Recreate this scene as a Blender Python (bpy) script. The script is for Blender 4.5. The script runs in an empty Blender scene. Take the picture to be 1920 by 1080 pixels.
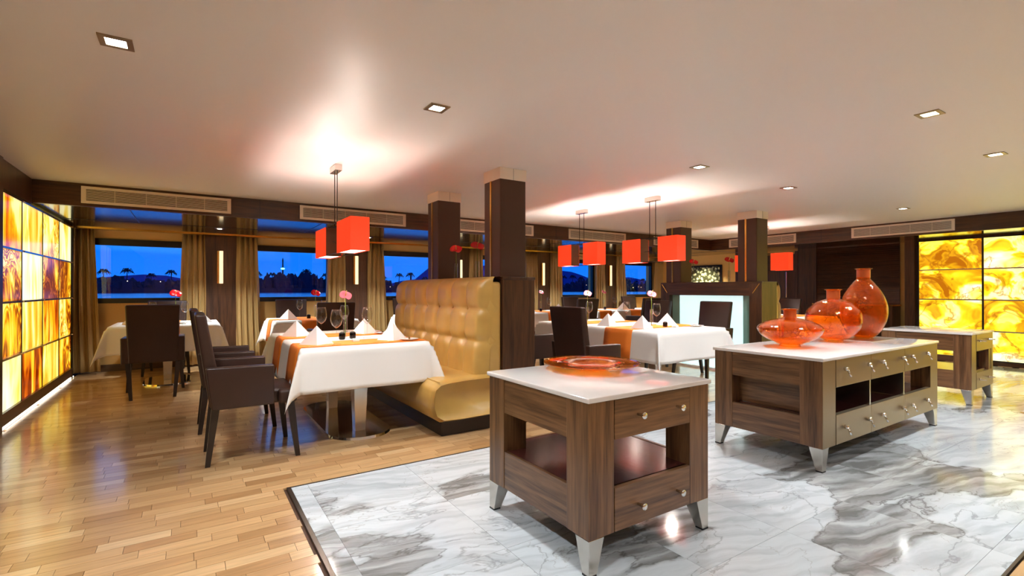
import bpy, math, random
from mathutils import Vector, Matrix
random.seed(7)
C = bpy.context.scene.collection
S = bpy.context.scene
PI = math.pi

# ------------------------------------------------------------------ camera
cam_d = bpy.data.cameras.new('camera'); cam = bpy.data.objects.new('camera', cam_d); C.objects.link(cam)
cam_d.sensor_width = 36; cam_d.lens = 36 * 921.8 / 1920; cam_d.clip_start = .05; cam_d.clip_end = 3000
cam.location = (0, 0, 1.2); cam.rotation_euler = (math.radians(90.2), 0, -math.radians(33.28))
S.camera = cam

# ------------------------------------------------------------------ view + world
S.view_settings.view_transform = 'Standard'; S.view_settings.look = 'None'
S.view_settings.gamma = 1; S.view_settings.use_curve_mapping = False
S.view_settings.exposure = 1.15
W = bpy.data.worlds.new('dusk_sky'); S.world = W; W.use_nodes = True
nt = W.node_tree; nt.nodes.clear()
N = nt.nodes.new
tc = N('ShaderNodeTexCoord'); sx = N('ShaderNodeSeparateXYZ'); rmp = N('ShaderNodeValToRGB'); bg = N('ShaderNodeBackground'); wo = N('ShaderNodeOutputWorld')
nz = N('ShaderNodeTexNoise'); mp = N('ShaderNodeMapping'); ad = N('ShaderNodeMath'); ml = N('ShaderNodeMath')
nt.links.new(tc.outputs['Generated'], sx.inputs[0]); nt.links.new(tc.outputs['Generated'], mp.inputs[0])
mp.inputs['Scale'].default_value = (3, 3, 30); nt.links.new(mp.outputs[0], nz.inputs['Vector']); nz.inputs['Scale'].default_value = 1.5
ml.operation = 'MULTIPLY_ADD'; ml.inputs[1].default_value = .06; ml.inputs[2].default_value = -.03
nt.links.new(nz.outputs['Fac'], ml.inputs[0]); ad.operation = 'ADD'
nt.links.new(sx.outputs['Z'], ad.inputs[0]); nt.links.new(ml.outputs[0], ad.inputs[1]); nt.links.new(ad.outputs[0], rmp.inputs[0])
cr = rmp.color_ramp
cr.elements[0].position = 0; cr.elements[0].color = (.004, .075, .33, 1)
cr.elements[1].position = 1; cr.elements[1].color = (.008, .06, .22, 1)
for p, c in ((.03, (.003, .07, .33, 1)), (.065, (.001, .065, .34, 1)), (.10, (.016, .13, .36, 1)), (.3, (.016, .12, .33, 1))):
    e = cr.elements.new(p); e.color = c
nt.links.new(rmp.outputs[0], bg.inputs[0]); bg.inputs[1].default_value = 1.75; nt.links.new(bg.outputs[0], wo.inputs[0])

# ------------------------------------------------------------------ light levels (tuned here)
L_DOWN, L_PEND, L_SCONCE, L_SOFFIT = 52, 9, 2.0, 125
E_ONYX_L, E_ONYX_R, E_NICHE, E_LED, E_SHADE = .62, .80, .42, 2.4, .42
ONYX_GAIN = 1.0

# ------------------------------------------------------------------ helpers
def lin(c):
    return tuple(((x / 255) / 12.92 if x / 255 <= .04045 else ((x / 255 + .055) / 1.055) ** 2.4) for x in c) + (1,)

class MB:
    def __init__(s): s.v = []; s.f = []; s.mi = []
    def box(s, x0, y0, z0, x1, y1, z1):
        b = len(s.v)
        s.v += [(x0,y0,z0),(x1,y0,z0),(x1,y1,z0),(x0,y1,z0),(x0,y0,z1),(x1,y0,z1),(x1,y1,z1),(x0,y1,z1)]
        s.f += [tuple(b+i for i in q) for q in ((3,2,1,0),(4,5,6,7),(0,1,5,4),(1,2,6,5),(2,3,7,6),(3,0,4,7))]
        return s
    def frus(s, a, b):                      # a, b: two loops of equal length (bottom, top)
        n = len(a); k = len(s.v); s.v += list(a) + list(b)
        s.f.append(tuple(k+i for i in reversed(range(n)))); s.f.append(tuple(k+n+i for i in range(n)))
        s.f += [(k+i, k+(i+1)%n, k+n+(i+1)%n, k+n+i) for i in range(n)]
        return s
    def lathe(s, prof, seg=24, c=(0,0,0), close=False):
        k = len(s.v); n = len(prof)
        for r, z in prof:
            for i in range(seg):
                a = 2*PI*i/seg; s.v.append((c[0]+r*math.cos(a), c[1]+r*math.sin(a), c[2]+z))
        for j in range(n-1):
            for i in range(seg):
                s.f.append((k+j*seg+i, k+j*seg+(i+1)%seg, k+(j+1)*seg+(i+1)%seg, k+(j+1)*seg+i))
        if close:
            s.f.append(tuple(k+i for i in reversed(range(seg)))); s.f.append(tuple(k+(n-1)*seg+i for i in range(seg)))
        return s
    def tube(s, pts, r, seg=8, r2=None):
        pts = [Vector(p) for p in pts]; k = len(s.v); n = len(pts)
        for j, p in enumerate(pts):
            d = (pts[min(j+1,n-1)] - pts[max(j-1,0)]).normalized()
            u = d.cross(Vector((0,0,1)));
            if u.length < .1: u = d.cross(Vector((1,0,0)))
            u.normalize(); w = d.cross(u); rr = r if r2 is None else r + (r2-r)*j/(n-1)
            for i in range(seg):
                a = 2*PI*i/seg; q = p + u*math.cos(a)*rr + w*math.sin(a)*rr; s.v.append(tuple(q))
        for j in range(n-1):
            for i in range(seg):
                s.f.append((k+j*seg+i, k+j*seg+(i+1)%seg, k+(j+1)*seg+(i+1)%seg, k+(j+1)*seg+i))
        s.f.append(tuple(k+i for i in reversed(range(seg)))); s.f.append(tuple(k+(n-1)*seg+i for i in range(seg)))
        return s
    def grid(s, fn, nu, nv):
        k = len(s.v)
        for j in range(nv+1):
            for i in range(nu+1): s.v.append(tuple(fn(i/nu, j/nv)))
        for j in range(nv):
            for i in range(nu):
                a = k+j*(nu+1)+i; s.f.append((a, a+1, a+nu+2, a+nu+1))
        return s
    def build(s, name, mat, parent=None, smooth=False, bevel=0, solid=0, seg=2, sub=0, loc=None, offset=-1):
        me = bpy.data.meshes.new(name); me.from_pydata(s.v, [], s.f); me.update()
        if smooth: me.polygons.foreach_set('use_smooth', [True]*len(me.polygons))
        me.materials.append(mat)
        o = bpy.data.objects.new(name, me); C.objects.link(o)
        if parent: o.parent = parent
        if loc: o.location = loc
        if solid: m = o.modifiers.new('solid', 'SOLIDIFY'); m.thickness = solid; m.offset = offset
        if sub: m = o.modifiers.new('sub', 'SUBSURF'); m.levels = sub; m.render_levels = sub
        if bevel:
            m = o.modifiers.new('bevel', 'BEVEL'); m.width = bevel; m.segments = seg; m.limit_method = 'ANGLE'; m.harden_normals = False
            if seg > 2: me.polygons.foreach_set('use_smooth', [True]*len(me.polygons))
        return o
def bx(*a): return MB().box(*a)

def thing(name, label, cat, loc=(0,0,0), rz=0, group=None):
    o = bpy.data.objects.new(name, None); C.objects.link(o); o.empty_display_size = .1
    o.location = loc; o.rotation_euler = (0,0,rz); o['label'] = label; o['category'] = cat
    if group: o['group'] = group
    return o
def tag(o, label, cat, group=None, kind=None):
    o['label'] = label; o['category'] = cat
    if group: o['group'] = group
    if kind: o['kind'] = kind
    return o
def struct(o, label=None):
    o['kind'] = 'structure'
    if label: o['label'] = label
    return o
def sroot(name, label=None, loc=(0,0,0)):
    o = bpy.data.objects.new(name, None); C.objects.link(o); o.location = loc
    return struct(o, label)
def kids(o): return [c for c in bpy.data.objects if c.parent == o]
def copy_tree(o, label, loc, rz=None, group=None, parent=None, ks=None):
    c = o.copy(); C.objects.link(c)
    if parent: c.parent = parent
    else:
        c.location = loc
        if rz is not None: c.rotation_euler = (0,0,rz)
        c['label'] = label
        if group: c['group'] = group
    for ch in KIDS.get(o.name) or KIDS.setdefault(o.name, kids(o)):
        copy_tree(ch, None, None, parent=c)
    return c
KIDS = {}

# ------------------------------------------------------------------ materials
def new_mat(name):
    m = bpy.data.materials.new(name); m.use_nodes = True; t = m.node_tree
    b = t.nodes['Principled BSDF']; return m, t, b
def L(t, a, b): t.links.new(a, b)
def plain(name, rgb, rough=.5, metal=0, bump=0, bscale=200, var=0, coat=0, spec=None):
    m, t, b = new_mat(name); b.inputs['Roughness'].default_value = rough; b.inputs['Metallic'].default_value = metal
    col = lin(rgb); b.inputs['Base Color'].default_value = col
    if coat: b.inputs['Coat Weight'].default_value = coat; b.inputs['Coat Roughness'].default_value = .08
    if spec is not None: b.inputs['Specular IOR Level'].default_value = spec
    if bump or var:
        tcn = t.nodes.new('ShaderNodeTexCoord'); n = t.nodes.new('ShaderNodeTexNoise'); n.inputs['Scale'].default_value = bscale; n.inputs['Detail'].default_value = 4
        L(t, tcn.outputs['Object'], n.inputs['Vector'])
        if bump:
            bp = t.nodes.new('ShaderNodeBump'); bp.inputs['Strength'].default_value = bump; bp.inputs['Distance'].default_value = .002
            L(t, n.outputs['Fac'], bp.inputs['Height']); L(t, bp.outputs[0], b.inputs['Normal'])
        if var:
            n2 = t.nodes.new('ShaderNodeTexNoise'); n2.inputs['Scale'].default_value = 6; L(t, tcn.outputs['Object'], n2.inputs['Vector'])
            r = t.nodes.new('ShaderNodeValToRGB'); r.color_ramp.elements[0].position = .35; r.color_ramp.elements[1].position = .65
            r.color_ramp.elements[0].color = tuple(x*(1-var) for x in col[:3])+(1,); r.color_ramp.elements[1].color = tuple(min(1,x*(1+var)) for x in col[:3])+(1,)
            L(t, n2.outputs['Fac'], r.inputs[0]); L(t, r.outputs[0], b.inputs['Base Color'])
    return m
def emis(name, rgb, s):
    m, t, b = new_mat(name); c = lin(rgb); b.inputs['Base Color'].default_value = c
    b.inputs['Emission Color'].default_value = c; b.inputs['Emission Strength'].default_value = s; return m
def wood(name, dark, light, axis='Z', rough=.35, scale=1.0, coat=.15):
    m, t, b = new_mat(name); n = t.nodes.new
    tcn = n('ShaderNodeTexCoord'); mp = n('ShaderNodeMapping'); oi = n('ShaderNodeObjectInfo')
    L(t, tcn.outputs['Object'], mp.inputs['Vector'])
    s = {'X': (1.2, 22, 22), 'Y': (22, 1.2, 22), 'Z': (22, 22, 1.2)}[axis]
    mp.inputs['Scale'].default_value = tuple(x*scale for x in s)
    add = n('ShaderNodeVectorMath'); add.operation = 'ADD'; mu = n('ShaderNodeVectorMath'); mu.operation = 'SCALE'; mu.inputs['Scale'].default_value = 17
    cmb = n('ShaderNodeCombineXYZ')
    for i in range(3): L(t, oi.outputs['Random'], cmb.inputs[i])
    L(t, cmb.outputs[0], mu.inputs[0]); L(t, mp.outputs[0], add.inputs[0]); L(t, mu.outputs[0], add.inputs[1])
    a = n('ShaderNodeTexNoise'); a.inputs['Scale'].default_value = .55; a.inputs['Detail'].default_value = 2; a.inputs['Distortion'].default_value = .6
    L(t, add.outputs[0], a.inputs['Vector'])
    mm = n('ShaderNodeMath'); mm.operation = 'MULTIPLY'; mm.inputs[1].default_value = 6; L(t, a.outputs['Fac'], mm.inputs[0])
    fr = n('ShaderNodeMath'); fr.operation = 'PINGPONG'; fr.inputs[1].default_value = 1; L(t, mm.outputs[0], fr.inputs[0])
    fine = n('ShaderNodeTexNoise'); fine.inputs['Scale'].default_value = 5; fine.inputs['Detail'].default_value = 6; L(t, add.outputs[0], fine.inputs['Vector'])
    mix = n('ShaderNodeMath'); mix.operation = 'MULTIPLY_ADD'; mix.inputs[1].default_value = .30; L(t, fr.outputs[0], mix.inputs[0])
    m3 = n('ShaderNodeMath'); m3.operation = 'MULTIPLY'; m3.inputs[1].default_value = .70; L(t, fine.outputs['Fac'], m3.inputs[0]); L(t, m3.outputs[0], mix.inputs[2])
    r = n('ShaderNodeValToRGB'); r.color_ramp.elements[0].position = .22; r.color_ramp.elements[1].position = .72
    r.color_ramp.elements[0].color = lin(dark); r.color_ramp.elements[1].color = lin(light)
    L(t, mix.outputs[0], r.inputs[0]); L(t, r.outputs[0], b.inputs['Base Color'])
    b.inputs['Roughness'].default_value = rough; b.inputs['Coat Weight'].default_value = coat; b.inputs['Coat Roughness'].default_value = .2
    bp = n('ShaderNodeBump'); bp.inputs['Strength'].default_value = .25; bp.inputs['Distance'].default_value = .001
    L(t, fine.outputs['Fac'], bp.inputs['Height']); L(t, bp.outputs[0], b.inputs['Normal'])
    return m
def thin_glass(name, rgb, fres=1.45, density=1.0, bump=0, extra=.0, rough=.01):
    m, t, b = new_mat(name); n = t.nodes.new; t.nodes.remove(b); out = t.nodes['Material Output']
    tr = n('ShaderNodeBsdfTransparent'); tr.inputs[0].default_value = tuple(c**density for c in lin(rgb)[:3])+(1,)
    gl = n('ShaderNodeBsdfGlossy'); gl.inputs['Roughness'].default_value = rough
    lw = n('ShaderNodeLayerWeight'); lw.inputs['Blend'].default_value = .5
    pw = n('ShaderNodeMath'); pw.operation = 'POWER'; pw.inputs[1].default_value = 3.2; L(t, lw.outputs['Facing'], pw.inputs[0])
    ma = n('ShaderNodeMath'); ma.operation = 'MULTIPLY_ADD'; ma.inputs[1].default_value = min(.8, (fres-1)*1.3); ma.inputs[2].default_value = .035; L(t, pw.outputs[0], ma.inputs[0])
    mx = n('ShaderNodeMixShader'); L(t, ma.outputs[0], mx.inputs[0])
    first = tr.outputs[0]
    if extra:
        tl = n('ShaderNodeBsdfTranslucent'); df = n('ShaderNodeBsdfDiffuse'); a2 = n('ShaderNodeAddShader'); m2 = n('ShaderNodeMixShader')
        tl.inputs[0].default_value = lin((255, 160, 50)); df.inputs[0].default_value = lin((245, 130, 30)); L(t, tl.outputs[0], a2.inputs[0]); L(t, df.outputs[0], a2.inputs[1])
        m2.inputs[0].default_value = extra; L(t, tr.outputs[0], m2.inputs[1]); L(t, a2.outputs[0], m2.inputs[2]); first = m2.outputs[0]
    L(t, first, mx.inputs[1]); L(t, gl.outputs[0], mx.inputs[2]); L(t, mx.outputs[0], out.inputs[0])
    if bump:
        tcn = n('ShaderNodeTexCoord'); nz = n('ShaderNodeTexNoise'); nz.inputs['Scale'].default_value = 22; nz.inputs['Detail'].default_value = 3; L(t, tcn.outputs['Object'], nz.inputs['Vector'])
        bp = n('ShaderNodeBump'); bp.inputs['Strength'].default_value = bump; bp.inputs['Distance'].default_value = .01
        L(t, nz.outputs['Fac'], bp.inputs['Height']); L(t, bp.outputs[0], gl.inputs['Normal'])
        vo = n('ShaderNodeTexVoronoi'); vo.inputs['Scale'].default_value = 34; vo.feature = 'DISTANCE_TO_EDGE'; L(t, tcn.outputs['Object'], vo.inputs['Vector'])
        n3 = n('ShaderNodeTexNoise'); n3.inputs['Scale'].default_value = 9; L(t, tcn.outputs['Object'], n3.inputs['Vector'])
        c1 = n('ShaderNodeMapRange'); c1.inputs[1].default_value = .5; c1.inputs[2].default_value = .62; L(t, n3.outputs['Fac'], c1.inputs[0])
        c2 = n('ShaderNodeMapRange'); c2.inputs[1].default_value = .02; c2.inputs[2].default_value = .10; c2.inputs[3].default_value = .55; c2.inputs[4].default_value = 0; L(t, vo.outputs['Distance'], c2.inputs[0])
        c3 = n('ShaderNodeMath'); c3.operation = 'MULTIPLY'; L(t, c1.outputs[0], c3.inputs[0]); L(t, c2.outputs[0], c3.inputs[1])
        c4 = n('ShaderNodeMix'); c4.data_type = 'RGBA'; L(t, c3.outputs[0], c4.inputs[0]); c4.inputs[6].default_value = tr.inputs[0].default_value; c4.inputs[7].default_value = lin((190, 90, 40)); L(t, c4.outputs[2], tr.inputs[0])
    return m

M = {}
M['ceil'] = plain('ceiling_paint', (222, 219, 216), .46, bump=.05, bscale=60)
M['wengeZ'] = wood('dark_oak_upright', (36, 19, 9), (86, 54, 32), 'Z')
M['wengeX'] = wood('dark_oak_lengthwise', (36, 19, 9), (86, 54, 32), 'X')
M['wengeY'] = wood('dark_oak_crosswise', (36, 19, 9), (86, 54, 32), 'Y')
M['islZ'] = wood('island_oak_upright', (64, 38, 22), (132, 94, 60), 'Z', .3)
M['islX'] = wood('island_oak_lengthwise', (64, 38, 22), (132, 94, 60), 'X', .3)
M['islY'] = wood('island_oak_crosswise', (64, 38, 22), (132, 94, 60), 'Y', .3)
M['shelf'] = wood('polished_mahogany', (52, 20, 22), (98, 48, 44), 'Y', .16, coat=.6)
M['soffit'] = plain('dark_lacquer', (52, 38, 30), .13, coat=.5)
M['beige'] = plain('beige_wall', (214, 170, 100), .6, bump=.05)
M['black'] = plain('black_frame', (14, 10, 10), .35)
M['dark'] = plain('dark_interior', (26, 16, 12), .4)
M['steel'] = plain('brushed_steel', (205, 200, 192), .22, 1, bump=.05, bscale=300)
M['chrome'] = plain('chrome', (230, 228, 225), .08, 1)
M['brass'] = plain('brass', (230, 180, 90), .25, 1)
M['satin'] = plain('bronzed_metal', (158, 140, 112), .33, .85, bump=.04, bscale=300)
M['alu'] = plain('cream_aluminium', (244, 232, 214), .4, .1)
M['leather'] = plain('dark_brown_leather', (56, 37, 30), .36, bump=.2, bscale=350, var=.08, spec=.4)
M['leg'] = plain('black_stained_wood', (34, 24, 21), .35)
M['pleather'] = plain('pillar_leather', (74, 46, 32), .42, bump=.15, bscale=350)
M['sofa'] = plain('mustard_leather', (190, 150, 78), .33, bump=.3, bscale=300, var=.06, coat=.15)
M['cloth'] = plain('white_linen', (236, 232, 226), .85, bump=.25, bscale=900)
M['cloth2'] = plain('napkin_linen', (244, 240, 236), .8, bump=.2, bscale=900)
M['runner'] = plain('orange_runner', (238, 128, 34), .75, bump=.4, bscale=700)
M['porcelain'] = plain('white_porcelain', (244, 242, 238), .12, coat=.5)
M['stone'] = plain('white_quartz', (232, 226, 220), .14, var=.02, coat=.4)
M['subfloor'] = plain('dark_subfloor', (70, 42, 22), .7)
M['grout'] = plain('grey_grout', (150, 148, 146), .7)
M['strip'] = plain('bronze_floor_strip', (84, 72, 62), .3, .6)
M['curtain'] = plain('taupe_curtain', (178, 146, 92), .55, bump=.3, bscale=500)
M['glass'] = thin_glass('clear_glass', (252, 253, 253), 1.7)
M['pane'] = thin_glass('window_glass', (240, 245, 250), 1.25)
M['amber'] = thin_glass('orange_glass', (255, 212, 134), 1.62, 1.0, bump=.5, extra=.035)
M['amber_smooth'] = thin_glass('orange_platter_glass', (255, 206, 130), 1.6, 1.0, bump=.06, extra=.06)
M['pot'] = thin_glass('brown_glass', (110, 50, 40), 1.5)
M['red'] = plain('red_spathe', (214, 18, 26), .22, coat=.4)
M['pink'] = plain('pink_spathe', (240, 120, 140), .25, coat=.4)
M['spadix'] = plain('yellow_spadix', (240, 210, 110), .5)
M['stem'] = plain('green_stem', (112, 128, 40), .5)
M['lamp'] = emis('downlight_glow', (255, 250, 240), 14)
M['lamp_blue'] = emis('blue_display', (40, 150, 255), 2.2)
M['led'] = emis('white_led', (255, 246, 225), E_LED)
M['niche'] = emis('white_lightbox', (214, 246, 246), E_NICHE)
M['frost'] = plain('frosted_glass_edge', (140, 190, 180), .25)
M['sconce'] = emis('sconce_glow', (255, 236, 190), .5)
M['wire'] = plain('dark_cable', (40, 32, 28), .4, .5)
M['shade_in'] = plain('shade_brown_end', (96, 56, 34), .5)
M['bulb'] = emis('shade_diffuser', (255, 226, 214), 1.6)
M['bank'] = plain('dark_foliage', (10, 30, 62), .9, var=.4, spec=.1)
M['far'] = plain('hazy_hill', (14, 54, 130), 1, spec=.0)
M['palm'] = plain('palm_dark', (8, 22, 48), .9, spec=.1)
M['cityl'] = emis('far_window_light', (255, 220, 170), 2.5)
M['cityg'] = emis('green_tower_light', (140, 255, 190), 1.5)
M['cityr'] = emis('red_tower_light', (240, 80, 90), .8)

def shade_mat():
    m, t, b = new_mat('red_shade_fabric'); n = t.nodes.new
    b.inputs['Base Color'].default_value = lin((226, 52, 22)); b.inputs['Roughness'].default_value = .8
    b.inputs['Emission Color'].default_value = lin((250, 62, 24)); b.inputs['Emission Strength'].default_value = E_SHADE
    tcn = n('ShaderNodeTexCoord'); w = n('ShaderNodeTexNoise'); w.inputs['Scale'].default_value = 400; L(t, tcn.outputs['Object'], w.inputs['Vector'])
    bp = n('ShaderNodeBump'); bp.inputs['Strength'].default_value = .3; bp.inputs['Distance'].default_value = .001; L(t, w.outputs['Fac'], bp.inputs['Height']); L(t, bp.outputs[0], b.inputs['Normal'])
    return m
M['shade'] = shade_mat()

def onyx_mat(name, ramp, strength, vert, veins, fold=11, amount=.16):
    m, t, b = new_mat(name); n = t.nodes.new
    geo = n('ShaderNodeNewGeometry'); oi = n('ShaderNodeObjectInfo'); cmb = n('ShaderNodeCombineXYZ')
    for i in range(3): L(t, oi.outputs['Random'], cmb.inputs[i])
    sc = n('ShaderNodeVectorMath'); sc.operation = 'SCALE'; sc.inputs['Scale'].default_value = 37
    L(t, cmb.outputs[0], sc.inputs[0]); ad = n('ShaderNodeVectorMath'); L(t, geo.outputs['Position'], ad.inputs[0]); L(t, sc.outputs[0], ad.inputs[1])
    mp = n('ShaderNodeMapping'); mp.inputs['Scale'].default_value = vert; L(t, ad.outputs[0], mp.inputs[0])
    a = n('ShaderNodeTexNoise'); a.inputs['Scale'].default_value = 1.5; a.inputs['Detail'].default_value = 3; a.inputs['Distortion'].default_value = 1.6; L(t, mp.outputs[0], a.inputs['Vector'])
    # agate rings: fold the smooth noise
    mu = n('ShaderNodeMath'); mu.operation = 'MULTIPLY'; mu.inputs[1].default_value = fold; L(t, a.outputs['Fac'], mu.inputs[0])
    pp = n('ShaderNodeMath'); pp.operation = 'PINGPONG'; pp.inputs[1].default_value = 1; L(t, mu.outputs[0], pp.inputs[0])
    amt = n('ShaderNodeMath'); amt.operation = 'MULTIPLY'; amt.inputs[1].default_value = amount
    rr = n('ShaderNodeTexNoise'); rr.inputs['Scale'].default_value = 2.2; L(t, ad.outputs[0], rr.inputs['Vector'])
    rg = n('ShaderNodeMapRange'); rg.inputs[1].default_value = .36; rg.inputs[2].default_value = .56; L(t, rr.outputs['Fac'], rg.inputs[0])
    m2 = n('ShaderNodeMath'); m2.operation = 'MULTIPLY'; L(t, pp.outputs[0], m2.inputs[0]); L(t, rg.outputs[0], m2.inputs[1]); L(t, m2.outputs[0], amt.inputs[0])
    sub = n('ShaderNodeMath'); sub.operation = 'SUBTRACT'; of = n('ShaderNodeMapRange'); of.inputs[3].default_value = -.07; of.inputs[4].default_value = .09; L(t, oi.outputs['Random'], of.inputs[0]); so_ = n('ShaderNodeMath'); L(t, a.outputs['Fac'], so_.inputs[0]); L(t, of.outputs[0], so_.inputs[1]); L(t, so_.outputs[0], sub.inputs[0]); L(t, amt.outputs[0], sub.inputs[1])
    r = n('ShaderNodeValToRGB'); els = r.color_ramp.elements
    els[0].position = ramp[0][0]; els[0].color = lin(ramp[0][1]); els[1].position = ramp[-1][0]; els[1].color = lin(ramp[-1][1])
    for p, c in ramp[1:-1]: e = els.new(p); e.color = lin(c)
    L(t, sub.outputs[0], r.inputs[0])
    last = r.outputs[0]
    if veins:
        v = n('ShaderNodeTexNoise'); v.inputs['Scale'].default_value = 2.0; v.inputs['Detail'].default_value = 5; v.inputs['Distortion'].default_value = .7; L(t, ad.outputs[0], v.inputs['Vector'])
        s1 = n('ShaderNodeMath'); s1.operation = 'SUBTRACT'; s1.inputs[1].default_value = .5; L(t, v.outputs['Fac'], s1.inputs[0])
        ab = n('ShaderNodeMath'); ab.operation = 'ABSOLUTE'; L(t, s1.outputs[0], ab.inputs[0])
        mr = n('ShaderNodeMapRange'); mr.inputs[1].default_value = 0; mr.inputs[2].default_value = .022; mr.inputs[3].default_value = .8; mr.inputs[4].default_value = 0; L(t, ab.outputs[0], mr.inputs[0])
        mx = n('ShaderNodeMix'); mx.data_type = 'RGBA'; L(t, mr.outputs[0], mx.inputs[0]); L(t, last, mx.inputs[6]); mx.inputs[7].default_value = lin((150, 84, 10)); last = mx.outputs[2]
    L(t, last, b.inputs['Emission Color']); b.inputs['Emission Strength'].default_value = strength * ONYX_GAIN
    dk = n('ShaderNodeMix'); dk.data_type = 'RGBA'; dk.inputs[0].default_value = .6; L(t, last, dk.inputs[6]); dk.inputs[7].default_value = (0, 0, 0, 1)
    L(t, dk.outputs[2], b.inputs['Base Color']); b.inputs['Roughness'].default_value = .15
    return m
RL = [(.26, (110, 44, 4)), (.36, (186, 92, 6)), (.42, (226, 150, 14)), (.48, (238, 192, 30)), (.55, (242, 214, 90)), (.66, (246, 234, 170))]
RR = [(.24, (150, 84, 4)), (.34, (206, 150, 14)), (.41, (228, 194, 26)), (.49, (238, 218, 70)), (.57, (244, 236, 150)), (.70, (252, 250, 216))]
RC = [(.28, (214, 140, 30)), (.38, (232, 180, 40)), (.46, (240, 214, 96)), (.56, (246, 232, 160)), (.68, (250, 246, 214))]
RO = [(.28, (120, 34, 2)), (.38, (196, 84, 6)), (.46, (232, 142, 10)), (.54, (240, 190, 30)), (.66, (246, 230, 140))]
M['onyxL'] = onyx_mat('banded_onyx', RL, E_ONYX_L, (1, 1.3, .8), False, 30, .30)
M['onyxC'] = onyx_mat('cream_onyx', RC, E_ONYX_L, (1, 2.0, .5), False, 5, .05)
M['onyxO'] = onyx_mat('amber_onyx', RO, E_ONYX_L, (1, 2.4, .5), False, 7, .08)
M['onyxR'] = onyx_mat('golden_onyx', RR, E_ONYX_R, (1, 1.0, 1.5), True)

def floor_wood():
    m, t, b = new_mat('oak_parquet'); n = t.nodes.new
    geo = n('ShaderNodeNewGeometry'); oi = n('ShaderNodeObjectInfo')
    ad = n('ShaderNodeMath'); L(t, geo.outputs['Random Per Island'], ad.inputs[0]); L(t, oi.outputs['Random'], ad.inputs[1])
    fr = n('ShaderNodeMath'); fr.operation = 'FRACT'; L(t, ad.outputs[0], fr.inputs[0])
    r = n('ShaderNodeValToRGB'); e = r.color_ramp.elements
    e[0].position = 0; e[0].color = lin((176, 132, 84)); e[1].position = 1; e[1].color = lin((226, 190, 142))
    for p, c in ((.15, (192, 148, 100)), (.5, (206, 164, 114)), (.85, (216, 174, 124))): x = e.new(p); x.color = lin(c)
    L(t, fr.outputs[0], r.inputs[0])
    mp = n('ShaderNodeMapping'); mp.inputs['Scale'].default_value = (3, 45, 1); L(t, geo.outputs['Position'], mp.inputs[0])
    cm = n('ShaderNodeCombineXYZ'); ms = n('ShaderNodeMath'); ms.operation = 'MULTIPLY'; ms.inputs[1].default_value = 31; L(t, fr.outputs[0], ms.inputs[0]); L(t, ms.outputs[0], cm.inputs[0])
    av = n('ShaderNodeVectorMath'); L(t, mp.outputs[0], av.inputs[0]); L(t, cm.outputs[0], av.inputs[1])
    g = n('ShaderNodeTexNoise'); g.inputs['Scale'].default_value = 1.2; g.inputs['Detail'].default_value = 5; g.inputs['Distortion'].default_value = .5; L(t, av.outputs[0], g.inputs['Vector'])
    mr = n('ShaderNodeMapRange'); mr.inputs[1].default_value = .3; mr.inputs[2].default_value = .7; mr.inputs[3].default_value = .80; mr.inputs[4].default_value = 1.1; L(t, g.outputs['Fac'], mr.inputs[0])
    vm = n('ShaderNodeVectorMath'); vm.operation = 'SCALE'; L(t, r.outputs[0], vm.inputs[0]); L(t, mr.outputs[0], vm.inputs['Scale'])
    L(t, vm.outputs[0], b.inputs['Base Color']); b.inputs['Roughness'].default_value = .3; b.inputs['Coat Weight'].default_value = .8; b.inputs['Coat Roughness'].default_value = .13; b.inputs['Coat IOR'].default_value = 1.65
    return m
M['parquet'] = floor_wood()

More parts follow.
